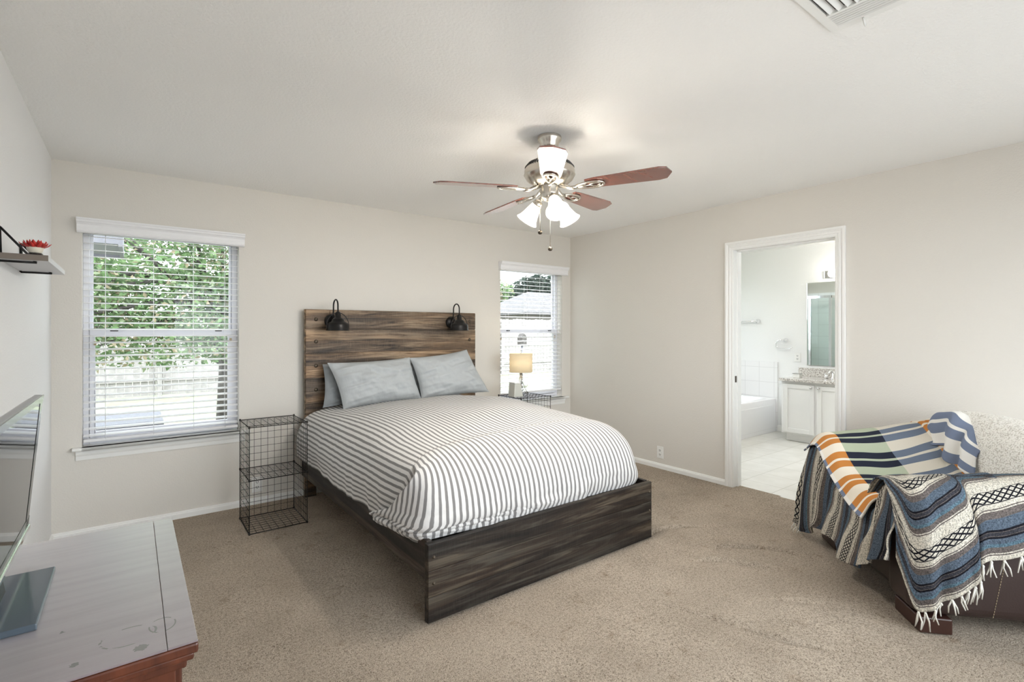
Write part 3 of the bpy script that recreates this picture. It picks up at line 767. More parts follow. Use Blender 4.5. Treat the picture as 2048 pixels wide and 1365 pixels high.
outlet(0, BX1, -1, 2.985, 1.00, 'white outlet beside the bathroom mirror, above the vanity top')
# ================================================================== TABLE LAMP, DEVICE
def table_lamp(x, y, z):
    t = thing('table_lamp', 'small lamp with beige drum shade on twisted silver wire base', 'lamp', (x, y, z))
    sh = MB().lathe([(.112, .226), (.113, .226), (.113, .410), (.112, .410)], (x, y, z), (0, 0, 1), 40).build('lamp_shade', M['linen'], t, solid=.002)
    sp = MB()
    for k in range(3):
        a = 2*math.pi*k/3; sp.tube([(x, y, z+.395), (x+.112*math.cos(a), y+.112*math.sin(a), z+.40)], .0015, 6)
    sp.build('shade_spider', M['silver'], sh)
    st = MB().tube([(x, y, z+.02), (x, y, z+.24)], .005, 8).lathe([(.0, .2), (.014, .2), (.014, .24), (.009, .25), (0, .25)], (x, y, z), n=16); st.build('stem', M['silver'], t)
    MB().tube([(x, y, z+.24), (x, y, z+.395), (x, y, z+.43)], .003, 6).sphere((x, y, z+.435), .008, 10).build('finial', M['silver'], t)
    MB().sphere((x, y, z+.30), .028, 14, (1, 1, 1.2)).build('bulb', M['globe'], t)
    w = MB(); rr = random.Random(4)
    for k in range(9):
        a = 2*math.pi*k/9; b = a+1.6
        w.tube([(x+.012*math.cos(a), y+.012*math.sin(a), z+.20), (x+.02*math.cos(a+.5), y+.02*math.sin(a+.5), z+.12), (x+.05*math.cos(a+.9), y+.05*math.sin(a+.9), z+.06), (x+.075*math.cos(b), y+.075*math.sin(b), z+.0025)], .0022, 6)
        c = (x+.045*math.cos(a+.8), y+.045*math.sin(a+.8), z+.07)
        w.tube([c, (c[0]+.035*math.cos(a), c[1]+.035*math.sin(a), c[2]+.028)], .0018, 6)
        w.tube([c, (c[0]+.03*math.cos(a+2), c[1]+.03*math.sin(a+2), c[2]+.012)], .0016, 6)
    w.build('twig_base', M['silver'], t)
    l = bpy.data.lights.new('lamp_light', 'POINT'); l.energy = LAMP_W*.7; l.color = (1, .88, .68); l.shadow_soft_size = .04
    o = bpy.data.objects.new('lamp_light', l); COL.objects.link(o); o.parent = t; o.location = (0, 0, .34)
table_lamp(3.085, 3.94, .709)
dv = thing('sound_machine', 'pale grey wedge shaped device with white top, behind the bed by the lamp', 'device', (2.945, 3.86, .709))
MB().prism([(.7095, 2.895), (.7095, 3.005), (.838, 2.978), (.838, 2.905)], 1, 3.80, 3.90).build('body', M['device'], dv, bevel=.008)
MB().box(2.903, 2.980, 3.802, 3.898, .838, .852).build('top_cap', M['plate'], dv, bevel=.005)
ad = thing('plug_adapter', 'white plastic adapter on a bent cord under the bed by the headboard leg', 'adapter', (1.235, 4.05, .03))
MB().box(1.205, 1.265, 4.03, 4.075, .085, .14).build('body', M['plate'], ad, bevel=.012)
MB().tube([(1.25, 4.05, .09), (1.275, 4.03, .06), (1.285, 4.02, .02), (1.30, 4.0, .008)], .008, 8).build('cord', M['plate'], ad)
# ================================================================== CEILING FAN
def ceiling_fan():
    cx, cy = 1.880, 2.140
    t = thing('ceiling_fan', 'brushed nickel ceiling fan with five reddish wood blades and three lit lamps', 'ceiling fan', (cx, cy, 2.14))
    c = (cx, cy, 0)
    MB().lathe([(.066, 2.439), (.068, 2.43), (.066, 2.418), (.055, 2.405), (.050, 2.385), (.044, 2.372), (.022, 2.368), (.016, 2.365)], c, n=40).build('canopy', M['nickel'], t)
    MB().tube([(cx, cy, 2.37), (cx, cy, 2.30)], .014, 14).build('downrod', M['nickel'], t)
    mo = MB().lathe([(.016, 2.315), (.06, 2.31), (.10, 2.298), (.115, 2.288), (.136, 2.262), (.142, 2.245), (.142, 2.228), (.145, 2.222), (.140, 2.214), (.130, 2.196), (.108, 2.178), (.09, 2.168), (.055, 2.160)], c, n=56).build('motor_housing', M['nickel'], t)
    v = MB()
    for k in range(56):
        a = 2*math.pi*k/56
        p = [(cx+r*math.cos(a), cy+r*math.sin(a), z) for r, z in ((.1185, 2.286), (.1385, 2.262))]
        v.tube(p, .0026, 5)
    v.build('vent_slots', M['slot'], mo)
    MB().lathe([(.052, 2.166), (.053, 2.15), (.050, 2.14), (.052, 2.128), (.050, 2.095), (.040, 2.085), (.02, 2.075), (.0, 2.07)], c, n=36).build('switch_housing', M['nickel'], t)
    F = Vector((math.sin(R(37.04)), math.cos(R(37.04)), 0)); Rt = Vector((F.y, -F.x, 0))
    tilt = Matrix.Rotation(R(-2.6), 4, F)              # the rotor hangs slightly out of level
    zb = 2.148; pitch = R(11)
    def place(th, p):
        """p=(radial, tangential, up) of a blade at angle th"""
        er = -F*math.cos(th)+Rt*math.sin(th); et = F*math.sin(th)+Rt*math.cos(th)
        a, b, h = p
        q_ = er*a+et*b+Vector((0, 0, h)); q_ = tilt @ q_
        return Vector((cx, cy, zb))+q_
    for k in range(5):
        th = R([-3, 71, 141, 214, 289][k])
        cp, sp_ = math.cos(pitch), math.sin(pitch)
        pl = [(.205, -.044), (.205, .044), (.26, .054), (.595, .069), (.635, .058), (.660, .0), (.635, -.058), (.595, -.069), (.26, -.054)]
        pl = [(a, b) for a, b in pl]
        top = [place(th, (a, b*cp, -b*sp_+.004)) for a, b in pl]; bot = [place(th, (a, b*cp, -b*sp_-.004)) for a, b in pl]
        n = len(pl)
        m = MB(); m.add(top+bot, [tuple(range(n)), tuple(range(n, 2*n))[::-1]]+[(i, n+i, n+(i+1) % n, (i+1) % n) for i in range(n)])
        b = m.build('blade', M['blade'], t, bevel=.0015)
        # cast bracket: neck from the motor and a looped plate under the blade
        ir = MB()
        def loop(a0, a1, w, rr):
            pts = []
            for i in range(24):
                q_ = 2*math.pi*i/24; a = (a0+a1)/2+(a1-a0)/2*math.cos(q_); bb = w*math.sin(q_)*(1-.25*math.cos(q_)*-1)
                pts.append(place(th, (a, bb*cp, -bb*sp_-.010)))
            ir.tube(pts, rr, 8, closed=True)
        loop(.15, .305, .034, .007); loop(.225, .285, .015, .005)
        ir.tube([place(th, (.06, 0, .012)), place(th, (.09, 0, .0)), (place(th, (.12, 0, -.012))), place(th, (.155, 0, -.012))], [.013, .012, .010, .012], 10)
        ir.tube([place(th, (.15, 0, -.011)), place(th, (.235, 0, -.011))], .006, 8)
        ir.build('blade_bracket', M['nickel'], b)
    # light kit
    for k in range(3):
        th = R([12, 126, 234][k])
        er = -F*math.cos(th)+Rt*math.sin(th)
        ax = (er*math.sin(R(40))+Vector((0, 0, -math.cos(R(40))))).normalized()
        s0 = Vector((cx, cy, 2.105))+er*.045; s1 = Vector((cx, cy, 2.080))+er*.075
        MB().tube([s0, (s0+s1)/2+Vector((0, 0, .004)), s1], .011, 10).lathe([(.012, -.012), (.025, -.006), (.028, .014), (.026, .024)], s1, ax, 20).build('lamp_arm', M['nickel'], t)
        prof = [(.024, .012), (.030, .030), (.036, .055), (.042, .080), (.050, .105), (.060, .122), (.064, .126)]
        sh = MB().lathe(prof, s1, ax, 32).build('lamp_shade', M['fanshade'], t, solid=.003)
        bp = s1+ax*.062
        MB().sphere(tuple(bp), .022, 12).build('bulb', M['globe'], sh)
        l = bpy.data.lights.new('fan_light', 'POINT'); l.energy = FAN_W; l.color = (1, .945, .86); l.shadow_soft_size = .05
        o = bpy.data.objects.new('fan_light', l); COL.objects.link(o); o.parent = t; o.location = s1+ax*.085-Vector((cx, cy, 2.14))
    for (du, zend, name) in ((-.054, 1.898, 'a'), (.0, 1.80, 'b')):
        p = Vector((cx, cy, 0))+Rt*du-F*.052*(1 if du == 0 else .35)
        pc = MB().tube([(p.x, p.y, 2.09), (p.x, p.y, zend)], .0017, 6).build('pull_chain', M['nickel'], t)
        MB().lathe([(.0, .012), (.006, .010), (.0125, .002), (.0125, -.006), (.007, -.012), (0, -.013)], (p.x, p.y, zend), n=16).build('chain_knob', M['bronze'], pc)
bl = cherry('reddish walnut fan blade', (.10, .028, .02), (.24, .075, .05), .22, 0, 1.0); bl.b.inputs['Coat IOR'].default_value = 2.0; 
_v = bl.coord('Generated'); M['blade'] = bl.m
ceiling_fan()
# ================================================================== CEILING VENT
vt = thing('ceiling_vent', 'white louvred air register in the ceiling', 'vent', (1.9, .6, H))
x0, x1, y0, y1 = 1.700, 2.045, .42, .762; f = .030
fr = MB(); z0 = H-.008
fr.box(x0, x1, y0, y0+f, z0, H-.001).box(x0, x1, y1-f, y1, z0, H-.001).box(x0, x0+f, y0+f, y1-f, z0, H-.001).box(x1-f, x1, y0+f, y1-f, z0, H-.001)
fr.box(1.908, 1.916, y0+f, y1-f, H-.013, H-.001).build('frame', M['white'], vt, weld=False)
MB().box(x0+f*.5, x1-f*.5, y0+f*.5, y1-f*.5, H-.0018, H-.0008).build('duct_opening', M['slot'], vt)
sl = MB()
for k in range(7):                                   # bank of louvres running along y
    x = 1.919+k*.0139; xa, xb = x, x+.0058
    sl.add([(xa, y0+f, H-.008), (xb, y0+f, H-.0115), (xb, y0+f, H-.0105), (xa, y0+f, H-.007), (xa, y1-f, H-.008), (xb, y1-f, H-.0115), (xb, y1-f, H-.0105), (xa, y1-f, H-.007)],
           [(0, 1, 2, 3), (4, 7, 6, 5), (0, 4, 5, 1), (1, 5, 6, 2), (2, 6, 7, 3), (3, 7, 4, 0)])
for k in range(10):                                  # bank of louvres running along x
    y = y0+f+.012+k*.027
    sl.add([(x0+f, y, H-.002), (x0+f, y+.016, H-.013), (x0+f, y+.0175, H-.012), (x0+f, y+.0015, H-.0015), (1.908, y, H-.002), (1.908, y+.016, H-.013), (1.908, y+.0175, H-.012), (1.908, y+.0015, H-.0015)],
           [(0, 1, 2, 3), (4, 7, 6, 5), (0, 4, 5, 1), (1, 5, 6, 2), (2, 6, 7, 3), (3, 7, 4, 0)])
sl.build('louvres', M['white'], vt)
MB().tube([(2.022, .66, H-.008), (2.03, .66, H-.020), (2.050, .662, H-.026)], .0035, 8).build('damper_lever', M['white'], vt)
# ================================================================== DRESSER, TV
DX0, DX1, DYA, DYB, DZT = -.395, .094, 1.042, 1.770, .80
RING1 = (0, 0, 1, 1, .1); RING2 = RING1; SPOT1 = SPOT2 = SPOT3 = (9, 9, .01)
def P_on(u, v, z):
    fw = Vector((math.sin(R(37.04)), math.cos(R(37.04)), 0)); rt = Vector((fw.y, -fw.x, 0))
    d = fw+rt*((u-1024)/1007)+Vector((0, 0, (662-v)/1007)); return Vector((0, 0, 1.345))+d*((z-1.345)/d.z)
dr = thing('dresser', 'reddish brown wooden dresser with worn scratched top under the television', 'dresser', ((DX0+DX1)/2, (DYA+DYB)/2, 0))
loc = dr.location
def rel(x, y): return (x-loc.x, y-loc.y)
RING1 = (*rel(-.005, 1.128), .040, .032, .045); RING2 = (*rel(.045, 1.135), .020, .026, .06)
SPOT1 = (*rel(.012, 1.075), .010); SPOT2 = (*rel(-.075, 1.085), .006); SPOT3 = (*rel(-.10, 1.215), .0035)
ct = cherry('worn cherry dresser top', (.195, .150, .168), (.255, .205, .225), .30, 0, 1.0)  # pale mauve base and sheen carry painted window glare
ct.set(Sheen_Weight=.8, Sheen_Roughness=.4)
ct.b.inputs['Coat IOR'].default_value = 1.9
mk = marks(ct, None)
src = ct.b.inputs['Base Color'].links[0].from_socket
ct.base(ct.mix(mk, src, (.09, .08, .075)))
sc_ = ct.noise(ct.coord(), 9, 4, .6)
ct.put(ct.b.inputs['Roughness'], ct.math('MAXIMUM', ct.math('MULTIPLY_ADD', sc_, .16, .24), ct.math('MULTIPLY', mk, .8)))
ctm = ct.m
cs = cherry('cherry dresser side', (.06, .016, .008), (.145, .040, .018), .38, 2, .2).m
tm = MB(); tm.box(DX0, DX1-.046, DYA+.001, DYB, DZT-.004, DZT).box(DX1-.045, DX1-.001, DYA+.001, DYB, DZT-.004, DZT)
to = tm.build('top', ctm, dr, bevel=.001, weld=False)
ml = MB(); ml.box(DX0, DX1, DYA, DYB, DZT-.023, DZT-.0045).box(DX0, DX1-.006, DYA+.006, DYB-.002, DZT-.036, DZT-.022).box(DX0, DX1-.016, DYA+.016, DYB-.002, DZT-.052, DZT-.036)
ml.build('top_moulding', cs, dr, bevel=.004, weld=False)
bd = MB(); bx0, bx1, by0, by1 = DX0+.004, DX1-.032, DYA+.03, DYB-.006
bd.box(bx0, bx1-.02, by0+.010, by1, .06, DZT-.052)
for (a, b, c_, d) in ((bx0, bx0+.05, .0, DZT-.052), (bx1-.05, bx1, .0, DZT-.052), (bx0+.05, bx1-.05, DZT-.11, DZT-.052), (bx0+.05, bx1-.05, .06, .14)):
    bd.box(a, b, by0, by0+.03, c_, d)
bd.box(bx1-.03, bx1, by1-.04, by1, 0, DZT-.052).box(bx1-.03, bx1, by0, by1, .06, .1)
bd.build('body', cs, dr, bevel=.002, weld=False)
for k in range(3):
    z = .11+k*.212
    d = MB().box(bx1-.012, bx1+.012, by0+.035, by1-.045, z, z+.2).build('drawer', cs, dr, bevel=.004)
tv = thing('television', 'flat television with glossy screen reflecting the window, standing on the dresser', 'television', (-.215, 1.39, DZT))
TA = R(5.0); tx, tz = -.2085, .862
def tvp(d, y, h):                                      # d: out of the screen (towards the room), h: up the screen
    return Vector((tx+d*math.cos(TA)+h*math.sin(TA), y, tz+h*math.cos(TA)-d*math.sin(TA)))
def tvbox(d0, d1, ya, yb, h0, h1, chamfer=0):
    m = MB(); vs = [tvp(d, y, h) for h in (h0, h1) for y in (ya, yb) for d in (d0, d1)]
    return m.add(vs, [(0, 2, 3, 1), (4, 5, 7, 6), (0, 1, 5, 4), (2, 6, 7, 3), (0, 4, 6, 2), (1, 3, 7, 5)])
TY0, TY1, TH_ = 1.040, 1.737, .322
fm = MB()
fm.v = []; 
fb = tvbox(-.016, 0, TY0, TY1, 0, TH_); fb.build('frame', M['tvgrey'], tv, bevel=.003)
bz = MB()
for a in ((TY0, TY0+.018, 0, TH_), (TY1-.05, TY1-.012, 0, TH_-.016), (TY0, TY1, TH_-.016, TH_), (TY0, TY1, 0, .02)):
    q_ = tvbox(0, .002, *a); bz.add(q_.v, q_.f)
bz.build('bezel', M['tvblack'], tv, weld=False)
tvbox(0, .0012, TY0+.018, TY1-.05, .02, TH_-.016).build('screen', M['screen'], tv)
bk = MB(); pts = [(-.016, .02), (-.016, TH_-.002), (-.028, TH_-.012), (-.050, TH_-.07), (-.055, .05)]
bk.add([tvp(d, y, h) for y in (TY0+.01, TY1-.012) for d, h in pts], [(0, 1, 2, 3, 4), (9, 8, 7, 6, 5)]+[(i, 5+i, 5+(i+1) % 5, (i+1) % 5) for i in range(5)])
bk.build('back_shell', M['tvgrey'], tv, bevel=.003)
tvbox(-.012, .006, TY0, TY1, -.014, .0).build('chrome_strip', M['chrome'], tv, bevel=.003)
MB().box(-.335, -.138, 1.25, 1.53, DZT+.0005, DZT+.013).build('stand_plate', M['standglass'], tv, bevel=.002)
MB().add([(-.235, 1.34, DZT+.012), (-.205, 1.34, DZT+.012), (-.205, 1.44, DZT+.012), (-.235, 1.44, DZT+.012), (-.24, 1.34, DZT+.09), (-.218, 1.34, DZT+.09), (-.218, 1.44, DZT+.09), (-.24, 1.44, DZT+.09)],
         [(0, 3, 2, 1), (4, 5, 6, 7), (0, 1, 5, 4), (1, 2, 6, 5), (2, 3, 7, 6), (3, 0, 4, 7)]).build('stand_neck', M['tvblack'], tv, bevel=.002)
# ================================================================== WALL SHELF AND FLOWER
sh = thing('wall_shelf', 'small white wall shelf with black wire brackets beside the window', 'shelf', (XL, 2.98, 1.62))
SZ0, SZ1 = 1.618, 1.640
MB().box(XL+.001, -.262, 2.672, 3.285, SZ0, SZ1).build('board', M['shelfgrey'], sh, bevel=.0015)
lab(MB().box(XL+.001, -.262, 2.667, 2.672, SZ0, SZ1).build('end_cap', M['shelfwood'], sh), 'grey brown wooden end of the board')
for y in (2.70, 3.17):
    m = MB(); xo = -.300; zt = 1.738; zb = SZ0-.006
    m.tube([(XL+.006, y, zb), (XL+.006, y, zt), (XL+.012, y, zt+.004)], .0042, 8)
    m.tube([(XL+.010, y, zt+.002), (xo, y, zb)], .0042, 8).tube([(XL+.006, y, zb), (xo+.002, y, zb)], .0045, 8)
    m.build('bracket', M['black'], sh)
    m = MB(); m.tube([(XL+.006, y+.035, SZ1), (XL+.006, y+.02, zt), (XL+.006, y, zt+.002)], .004, 8).build('bracket_rod', M['black'], sh)
fl = thing('flower_ornament', 'red lotus flower ornament in a cream bowl on the wall shelf', 'ornament', (-.309, 2.755, SZ1))
fx, fy, fz = -.309, 2.755, SZ1
MB().lathe([(0, .0005), (.028, .0005), (.026, .008), (.020, .016), (0, .016)], (fx, fy, fz), n=24).build('base', M['tvblack'], fl)
MB().lathe([(.018, .016), (.022, .022), (.026, .032), (.027, .040), (.023, .039), (.010, .034), (0, .034)], (fx, fy, fz), n=28).build('bowl', M['potwhite'], fl)
for ringn, (cnt, tl, ln) in enumerate(((11, 52, .038), (10, 34, .038), (7, 13, .036))):
    for k in range(cnt):
        a = 2*math.pi*(k+.5*ringn)/cnt; tt = R(tl)
        ax = Vector((math.cos(a)*math.sin(tt), math.sin(a)*math.sin(tt), math.cos(tt))); sd = Vector((-math.sin(a), math.cos(a), 0)); nn = ax.cross(sd)
        o_ = Vector((fx, fy, fz+.034))+Vector((math.cos(a), math.sin(a), 0))*(.016-.005*ringn)
        pts = [(0, .004), (.3, .0075), (.6, .0085), (.85, .0045), (1, .0006)]
        vs = []
        for s_, w_ in pts:
            cc = o_+ax*ln*s_-nn*.006*math.sin(s_*2.4); vs += [cc-sd*w_, cc+nn*.002, cc+sd*w_, cc-nn*.0008]
        fs = [(4*i+j, 4*i+(j+1) % 4, 4*i+4+(j+1) % 4, 4*i+4+j) for i in range(4) for j in range(4)]+[(0, 3, 2, 1), (16, 17, 18, 19)]
        MB().add(vs, fs, True).build('petal', M['red'], fl)
# ================================================================== ARMCHAIR AND ITS BLANKETS
CO = Vector((2.79, .69, 0)); CW = Vector((.743, .669, 0)); CD = Vector((.669, -.743, 0))
def L(w, d, z): return CO+CW*w+CD*d+Vector((0, 0, z))
def Ln(A): A = np.asarray(A, float); return np.array(CO)+A[..., 0:1]*np.array(CW)+A[..., 1:2]*np.array(CD)+A[..., 2:3]*np.array([0, 0, 1.])
def lhex(w0, w1, d0, d1, z0, z1, zr=0, taper=0):
    """box in chair space; zr raises the top at the back"""
    vs = [L(w, d, z) for z in (z0, z1) for d in (d0, d1) for w in (w0, w1)]
    vs[6].z += zr; vs[7].z += zr
    return MB().add(vs, [(0, 2, 3, 1), (4, 5, 7, 6), (0, 1, 5, 4), (2, 6, 7, 3), (0, 4, 6, 2), (1, 3, 7, 5)])
ch = thing('armchair', 'wide dark brown leather armchair covered with blankets, by the bathroom doorway', 'armchair', tuple(L(.52, .38, 0)))
lhex(.03, 1.02, .02, .76, .07, .34).build('body', M['leather'], ch, bevel=.03, seg=3)
lhex(.23, .82, -.03, .60, .30, .445).build('seat_cushion', M['leather'], ch, bevel=.05, seg=4)
lhex(.0, .24, -.03, .74, .075, .625, .05).build('arm', M['leather'], ch, bevel=.055, seg=5)
lhex(.81, 1.05, -.03, .74, .075, .625, .05).build('arm', M['leather'], ch, bevel=.055, seg=5)
lhex(.12, .93, .52, .775, .34, .86).build('backrest', M['leather'], ch, bevel=.09, seg=6)
for w0, d0 in ((.0, -.005), (.85, -.005), (.0, .62), (.85, .62)):
    lhex(w0, w0+.2, d0, d0+.13, .006, .076).build('foot', M['darkwood'], ch, bevel=.006)
sm = MB()
for k in range(26):
    z = .10+k*.012; d = .275+k*.0022; sm.tube([L(-.0012, d, z), L(-.0012, d+.0012, z+.008)], .0011, 5)
lab(sm.build('stitching', M['brass'], ch), 'tan stitched seam down the outer side of the arm')
# striped serape over arms, seat and front
def armz(d): return .652+.06*d
def serape():
    mb = MB(); n1, n2 = VNoise(21), VNoise(22)
    # outer face of the near arm
    ds = [-.088, -.072, -.045, -.005, .05, .11, .165, .19, .27, .40, .56, .72]
    hem = [.330, .235, .130, .145, .190, .235, .285, .372, .40, .45, .475, .49]
    A = []
    for d, h in zip(ds, hem):
        fr = max(0, min(1, (-.02-d)/.07)); dd = max(d, -.09); zt = armz(max(d, .0))-fr*.025
        out = -.022-.028*(1-fr)
        wl = [.26, .20, .12, .045, -.012, out-.012, out-.022, out-.028]
        wl = [w+fr*(.075 if i > 2 else .02) for i, w in enumerate(wl)]
        zl = [zt-.09, zt-.008, zt+.012, zt+.002, zt-.055, None, None, h]
        zl[5] = zl[4]+(h-zl[4])*.36; zl[6] = zl[4]+(h-zl[4])*.7
        A.append([(w, dd, z) for w, z in zip(wl, zl)])
    na, nb = 110, 80
    G = net(np.array(A), na, nb)
    U = np.zeros((na, nb, 2)); PP = Ln(G)
    seg = np.linalg.norm(np.diff(PP, axis=1), axis=2)
    arc = np.concatenate([np.zeros((na, 1)), np.cumsum(seg, axis=1)], 1)
    along = np.concatenate([[0], np.cumsum(np.linalg.norm(np.diff(PP[:, 40], axis=0), axis=1))])
    ii, jj = np.meshgrid(np.linspace(0, 1, na), np.linspace(0, 1, nb), indexing='ij')
    low = np.clip((jj-.35)*1.6, 0, 1)
    G[..., 0] -= low*(n1(ii*9, jj*2.2)*.035+n2(ii*20, jj*4)*.012)+.004
    G[..., 2] += n1(ii*7+5, jj*5)*.012
    kink = np.exp(-((ii-.60)/.02)**2)*low; G[..., 0] += kink*.018
    U[..., 0] = .285-(arc[:, -1:]-arc); U[..., 1] = along[:, None]
    PA = Ln(G); mb.grid(PA, U)
    # over the arm fronts and the seat front, hanging to the floor
    ws = [.03, .09, .15, .22, .27, .34, .46, .58, .70, .79, .84, .92, 1.0, 1.06, 1.10]
    tz = [.63, .645, .645, .61, .50, .462, .458, .458, .462, .52, .64, .672, .672, .655, .60]
    hz = [.30, .27, .235, .20, .165, .145, .130, .130, .135, .135, .12, .085, .065, .06, .065]
    B = []
    for k, (w, z, h) in enumerate(zip(ws, tz, hz)):
        o = .0 if k % 2 else .022
        far = max(0, (w-.8)/.3)*.03
        zm = z-.11
        B.append([(w, .34, z+.045), (w, .16, z+.018), (w, .02, z), (w, -.048, z-.035), (w, -.068-far*.6, zm-.03), (w+o*.3, -.078-o-far, (zm+h)/2), (w+o*.5, -.084-o*1.3-far, h+.05), (w+o*.5, -.088-o*1.5-far, h)])
    na, nb = 170, 70
    G = net(np.array(B), na, nb)
    ii, jj = np.meshgrid(np.linspace(0, 1, na), np.linspace(0, 1, nb), indexing='ij')
    low = np.clip((jj-.45)*1.8, 0, 1)
    fold = (n1(ii*15, jj*1.6)*.065+n2(ii*34, jj*3)*.02)*low
    G[..., 1] -= np.abs(fold)*1.1; G[..., 0] += low*n2(ii*12, jj*3+7)*.04
    G[..., 2] += low*jj*n1(ii*11+9, 0*jj)*.045
    U = np.zeros((na, nb, 2)); wl = np.interp(ii, np.linspace(0, 1, len(ws)), ws)
    U[..., 0] = .62-wl*1.35+n1(ii*6, jj*4)*.03*low; U[..., 1] = jj*.75
    PB = Ln(G); mb.grid(PB, U)
    o = mb.build('striped_blanket', M['serape'], None, solid=.007, weld=False)
    tag(o, 'blue grey serape blanket with lozenge bands draped over the armchair', 'blanket')
    # fringe knotted along the hem
    rr = random.Random(5)
    def tassel(p, out, ln):
        fr = MB()
        for k in range(3):
            e = p+out*rr.uniform(.0, .012)+Vector((rr.uniform(-.02, .02), rr.uniform(-.02, .02), -ln*rr.uniform(.85, 1.05)))
            m = p*.5+e*.5+out*rr.uniform(-.004, .01)+Vector((rr.uniform(-.006, .006), rr.uniform(-.006, .006), 0))
            fr.tube([p+out*.003, m, e], [.0036, .0030, .0022], 6)
        fr.sphere(tuple(p+out*.004+Vector((0, 0, -.006))), .0055, 8)
        fr.build('tassel', M['fringe'], o, weld=False)
    out = -CW
    for i in [22, 27, 33, 38, 43, 48, 53, 57, 61] + list(range(68, 110, 5)):
        p = Vector(PA[i, -1]); tassel(p, out, rr.uniform(.055, .085))
    for i in (155, 160, 166):
        p = Vector(PB[i, -1]); tassel(p, -CD, max(.02, min(.055, p.z-.008)))
serape()
def plaid_blanket():
    mb = MB(); n1, n2 = VNoise(31), VNoise(32)
    cols = [-.10, -.04, .05, .17, .30, .42, .50, .555]
    rows = [
        (1.075, [.56, .62, .645, .665, .690, .705, .715, .72]),
        (1.00, [.62, .685, .70, .72, .742, .75, .755, .76]),
        (.91, [.635, .69, .708, .728, .760, .775, .79, .80]),
        (.82, [.60, .66, .678, .695, .735, .77, .805, .82]),
        (.73, [.535, .59, .61, .632, .675, .735, .785, .815]),
        (.62, [.475, .520, .54, .56, .60, .66, .725, .76]),
        (.50, [.43, .492, .508, .52, .545, .60, .675, .72]),
        (.40, [.405, .482, .494, .50, .515, .55, .60, .64]),
        (.31, [.40, .482, .494, .50, .512, .53, .56, .60])]
    A = [[(w, d+(.012 if z > .6 else 0), z) for d, z in zip(cols, zs)] for w, zs in rows]
    na, nb = 100, 110
    G = net(np.array(A), na, nb); PP = Ln(G)
    ii, jj = np.meshgrid(np.linspace(0, 1, na), np.linspace(0, 1, nb), indexing='ij')
    a1 = np.concatenate([np.zeros((1, nb)), np.cumsum(np.linalg.norm(np.diff(PP, axis=0), axis=2), axis=0)], 0)
    a2 = np.concatenate([np.zeros((na, 1)), np.cumsum(np.linalg.norm(np.diff(PP, axis=1), axis=2), axis=1)], 1)
    back = np.clip((jj-.70)/.15, 0, 1)
    G[..., 2] += n1(ii*4+2, jj*4)*.022+n2(ii*11, jj*9)*.008+np.clip(jj*8, 0, 1)*.004
    G[..., 1] -= back*(np.abs(np.sin(jj*36+ii*5))*.035)
    G[..., 0] += back*np.sin(jj*30+ii*9)*.012
    U = np.stack([a2*1.12-.015+n1(ii*3, jj*3)*.03, a1*1.0+.02-a2*.10], -1)
    mb.grid(Ln(G), U)
    # turned back flap at the backrest end, its other face showing
    F_ = []
    for k, (w, dz) in enumerate(((.80, -.03), (.74, .0), (.67, .01), (.60, -.01), (.53, -.045), (.47, -.085), (.42, -.13))):
        o_ = .016 if k % 2 else -.004
        F_.append([(w+.02, .60, .845+dz), (w+.01, .545, .885+dz), (w, .490-o_, .868+dz), (w-.005, .462-o_, .80+dz*.8), (w-.02, .452-o_, .73+dz*.6), (w-.035, .440-o_*1.4, .66+dz*.4+(.05 if k < 3 else 0))])
    G = net(np.array(F_), 70, 50); ii, jj = np.meshgrid(np.linspace(0, 1, 70), np.linspace(0, 1, 50), indexing='ij')
    G[..., 1] -= np.sin(ii*24+jj*2)*.010*jj; G[..., 2] += np.sin(ii*19)*.010*jj
    mb.grid(Ln(G), np.stack([.95+ii*.2, jj*.33+.06+ii*.05], -1))
    o = mb.build('knit_blanket', M['plaid'], None, solid=.010, weld=False)
    tag(o, 'knit blanket in orange, navy, sage and cream blocks across the chair seat', 'blanket')
plaid_blanket()
def white_throw():
    mb = MB(); n1, n2 = VNoise(41), VNoise(42)
    prof = [(.475, .50), (.48, .60), (.492, .70), (.515, .80), (.555, .85), (.62, .882), (.70, .88), (.765, .83), (.79, .74), (.792, .62)]
    ws = [.03, .06, .12, .22, .40, .60, .76, .86, .92, .945]
    dz = [-.16, -.07, -.025, .0, .006, .006, .0, -.025, -.07, -.16]
    dd = [.10, .04, .012, 0, -.006, -.006, 0, .012, .04, .10]
    A = [[(w, d+(q_ if d < .62 else -q_*.0), .48+(z-.48)*(1+e/.43)) for d, z in prof] for w, e, q_ in zip(ws, dz, dd)]
    G = net(np.array(A), 110, 90); ii, jj = np.meshgrid(np.linspace(0, 1, 110), np.linspace(0, 1, 90), indexing='ij')
    G[..., 2] += n1(ii*6, jj*6)*.02; G[..., 1] -= np.clip(1-jj*1.4, 0, 1)*n2(ii*22, jj*16)*.012
    G[..., 2] += n2(ii*55, jj*40)*.004
    mb.grid(Ln(G))
    o = mb.build('white_throw', M['knit'], None, solid=.014, weld=False)
    tag(o, 'nubbly white knitted throw covering the armchair back', 'blanket')
white_throw()
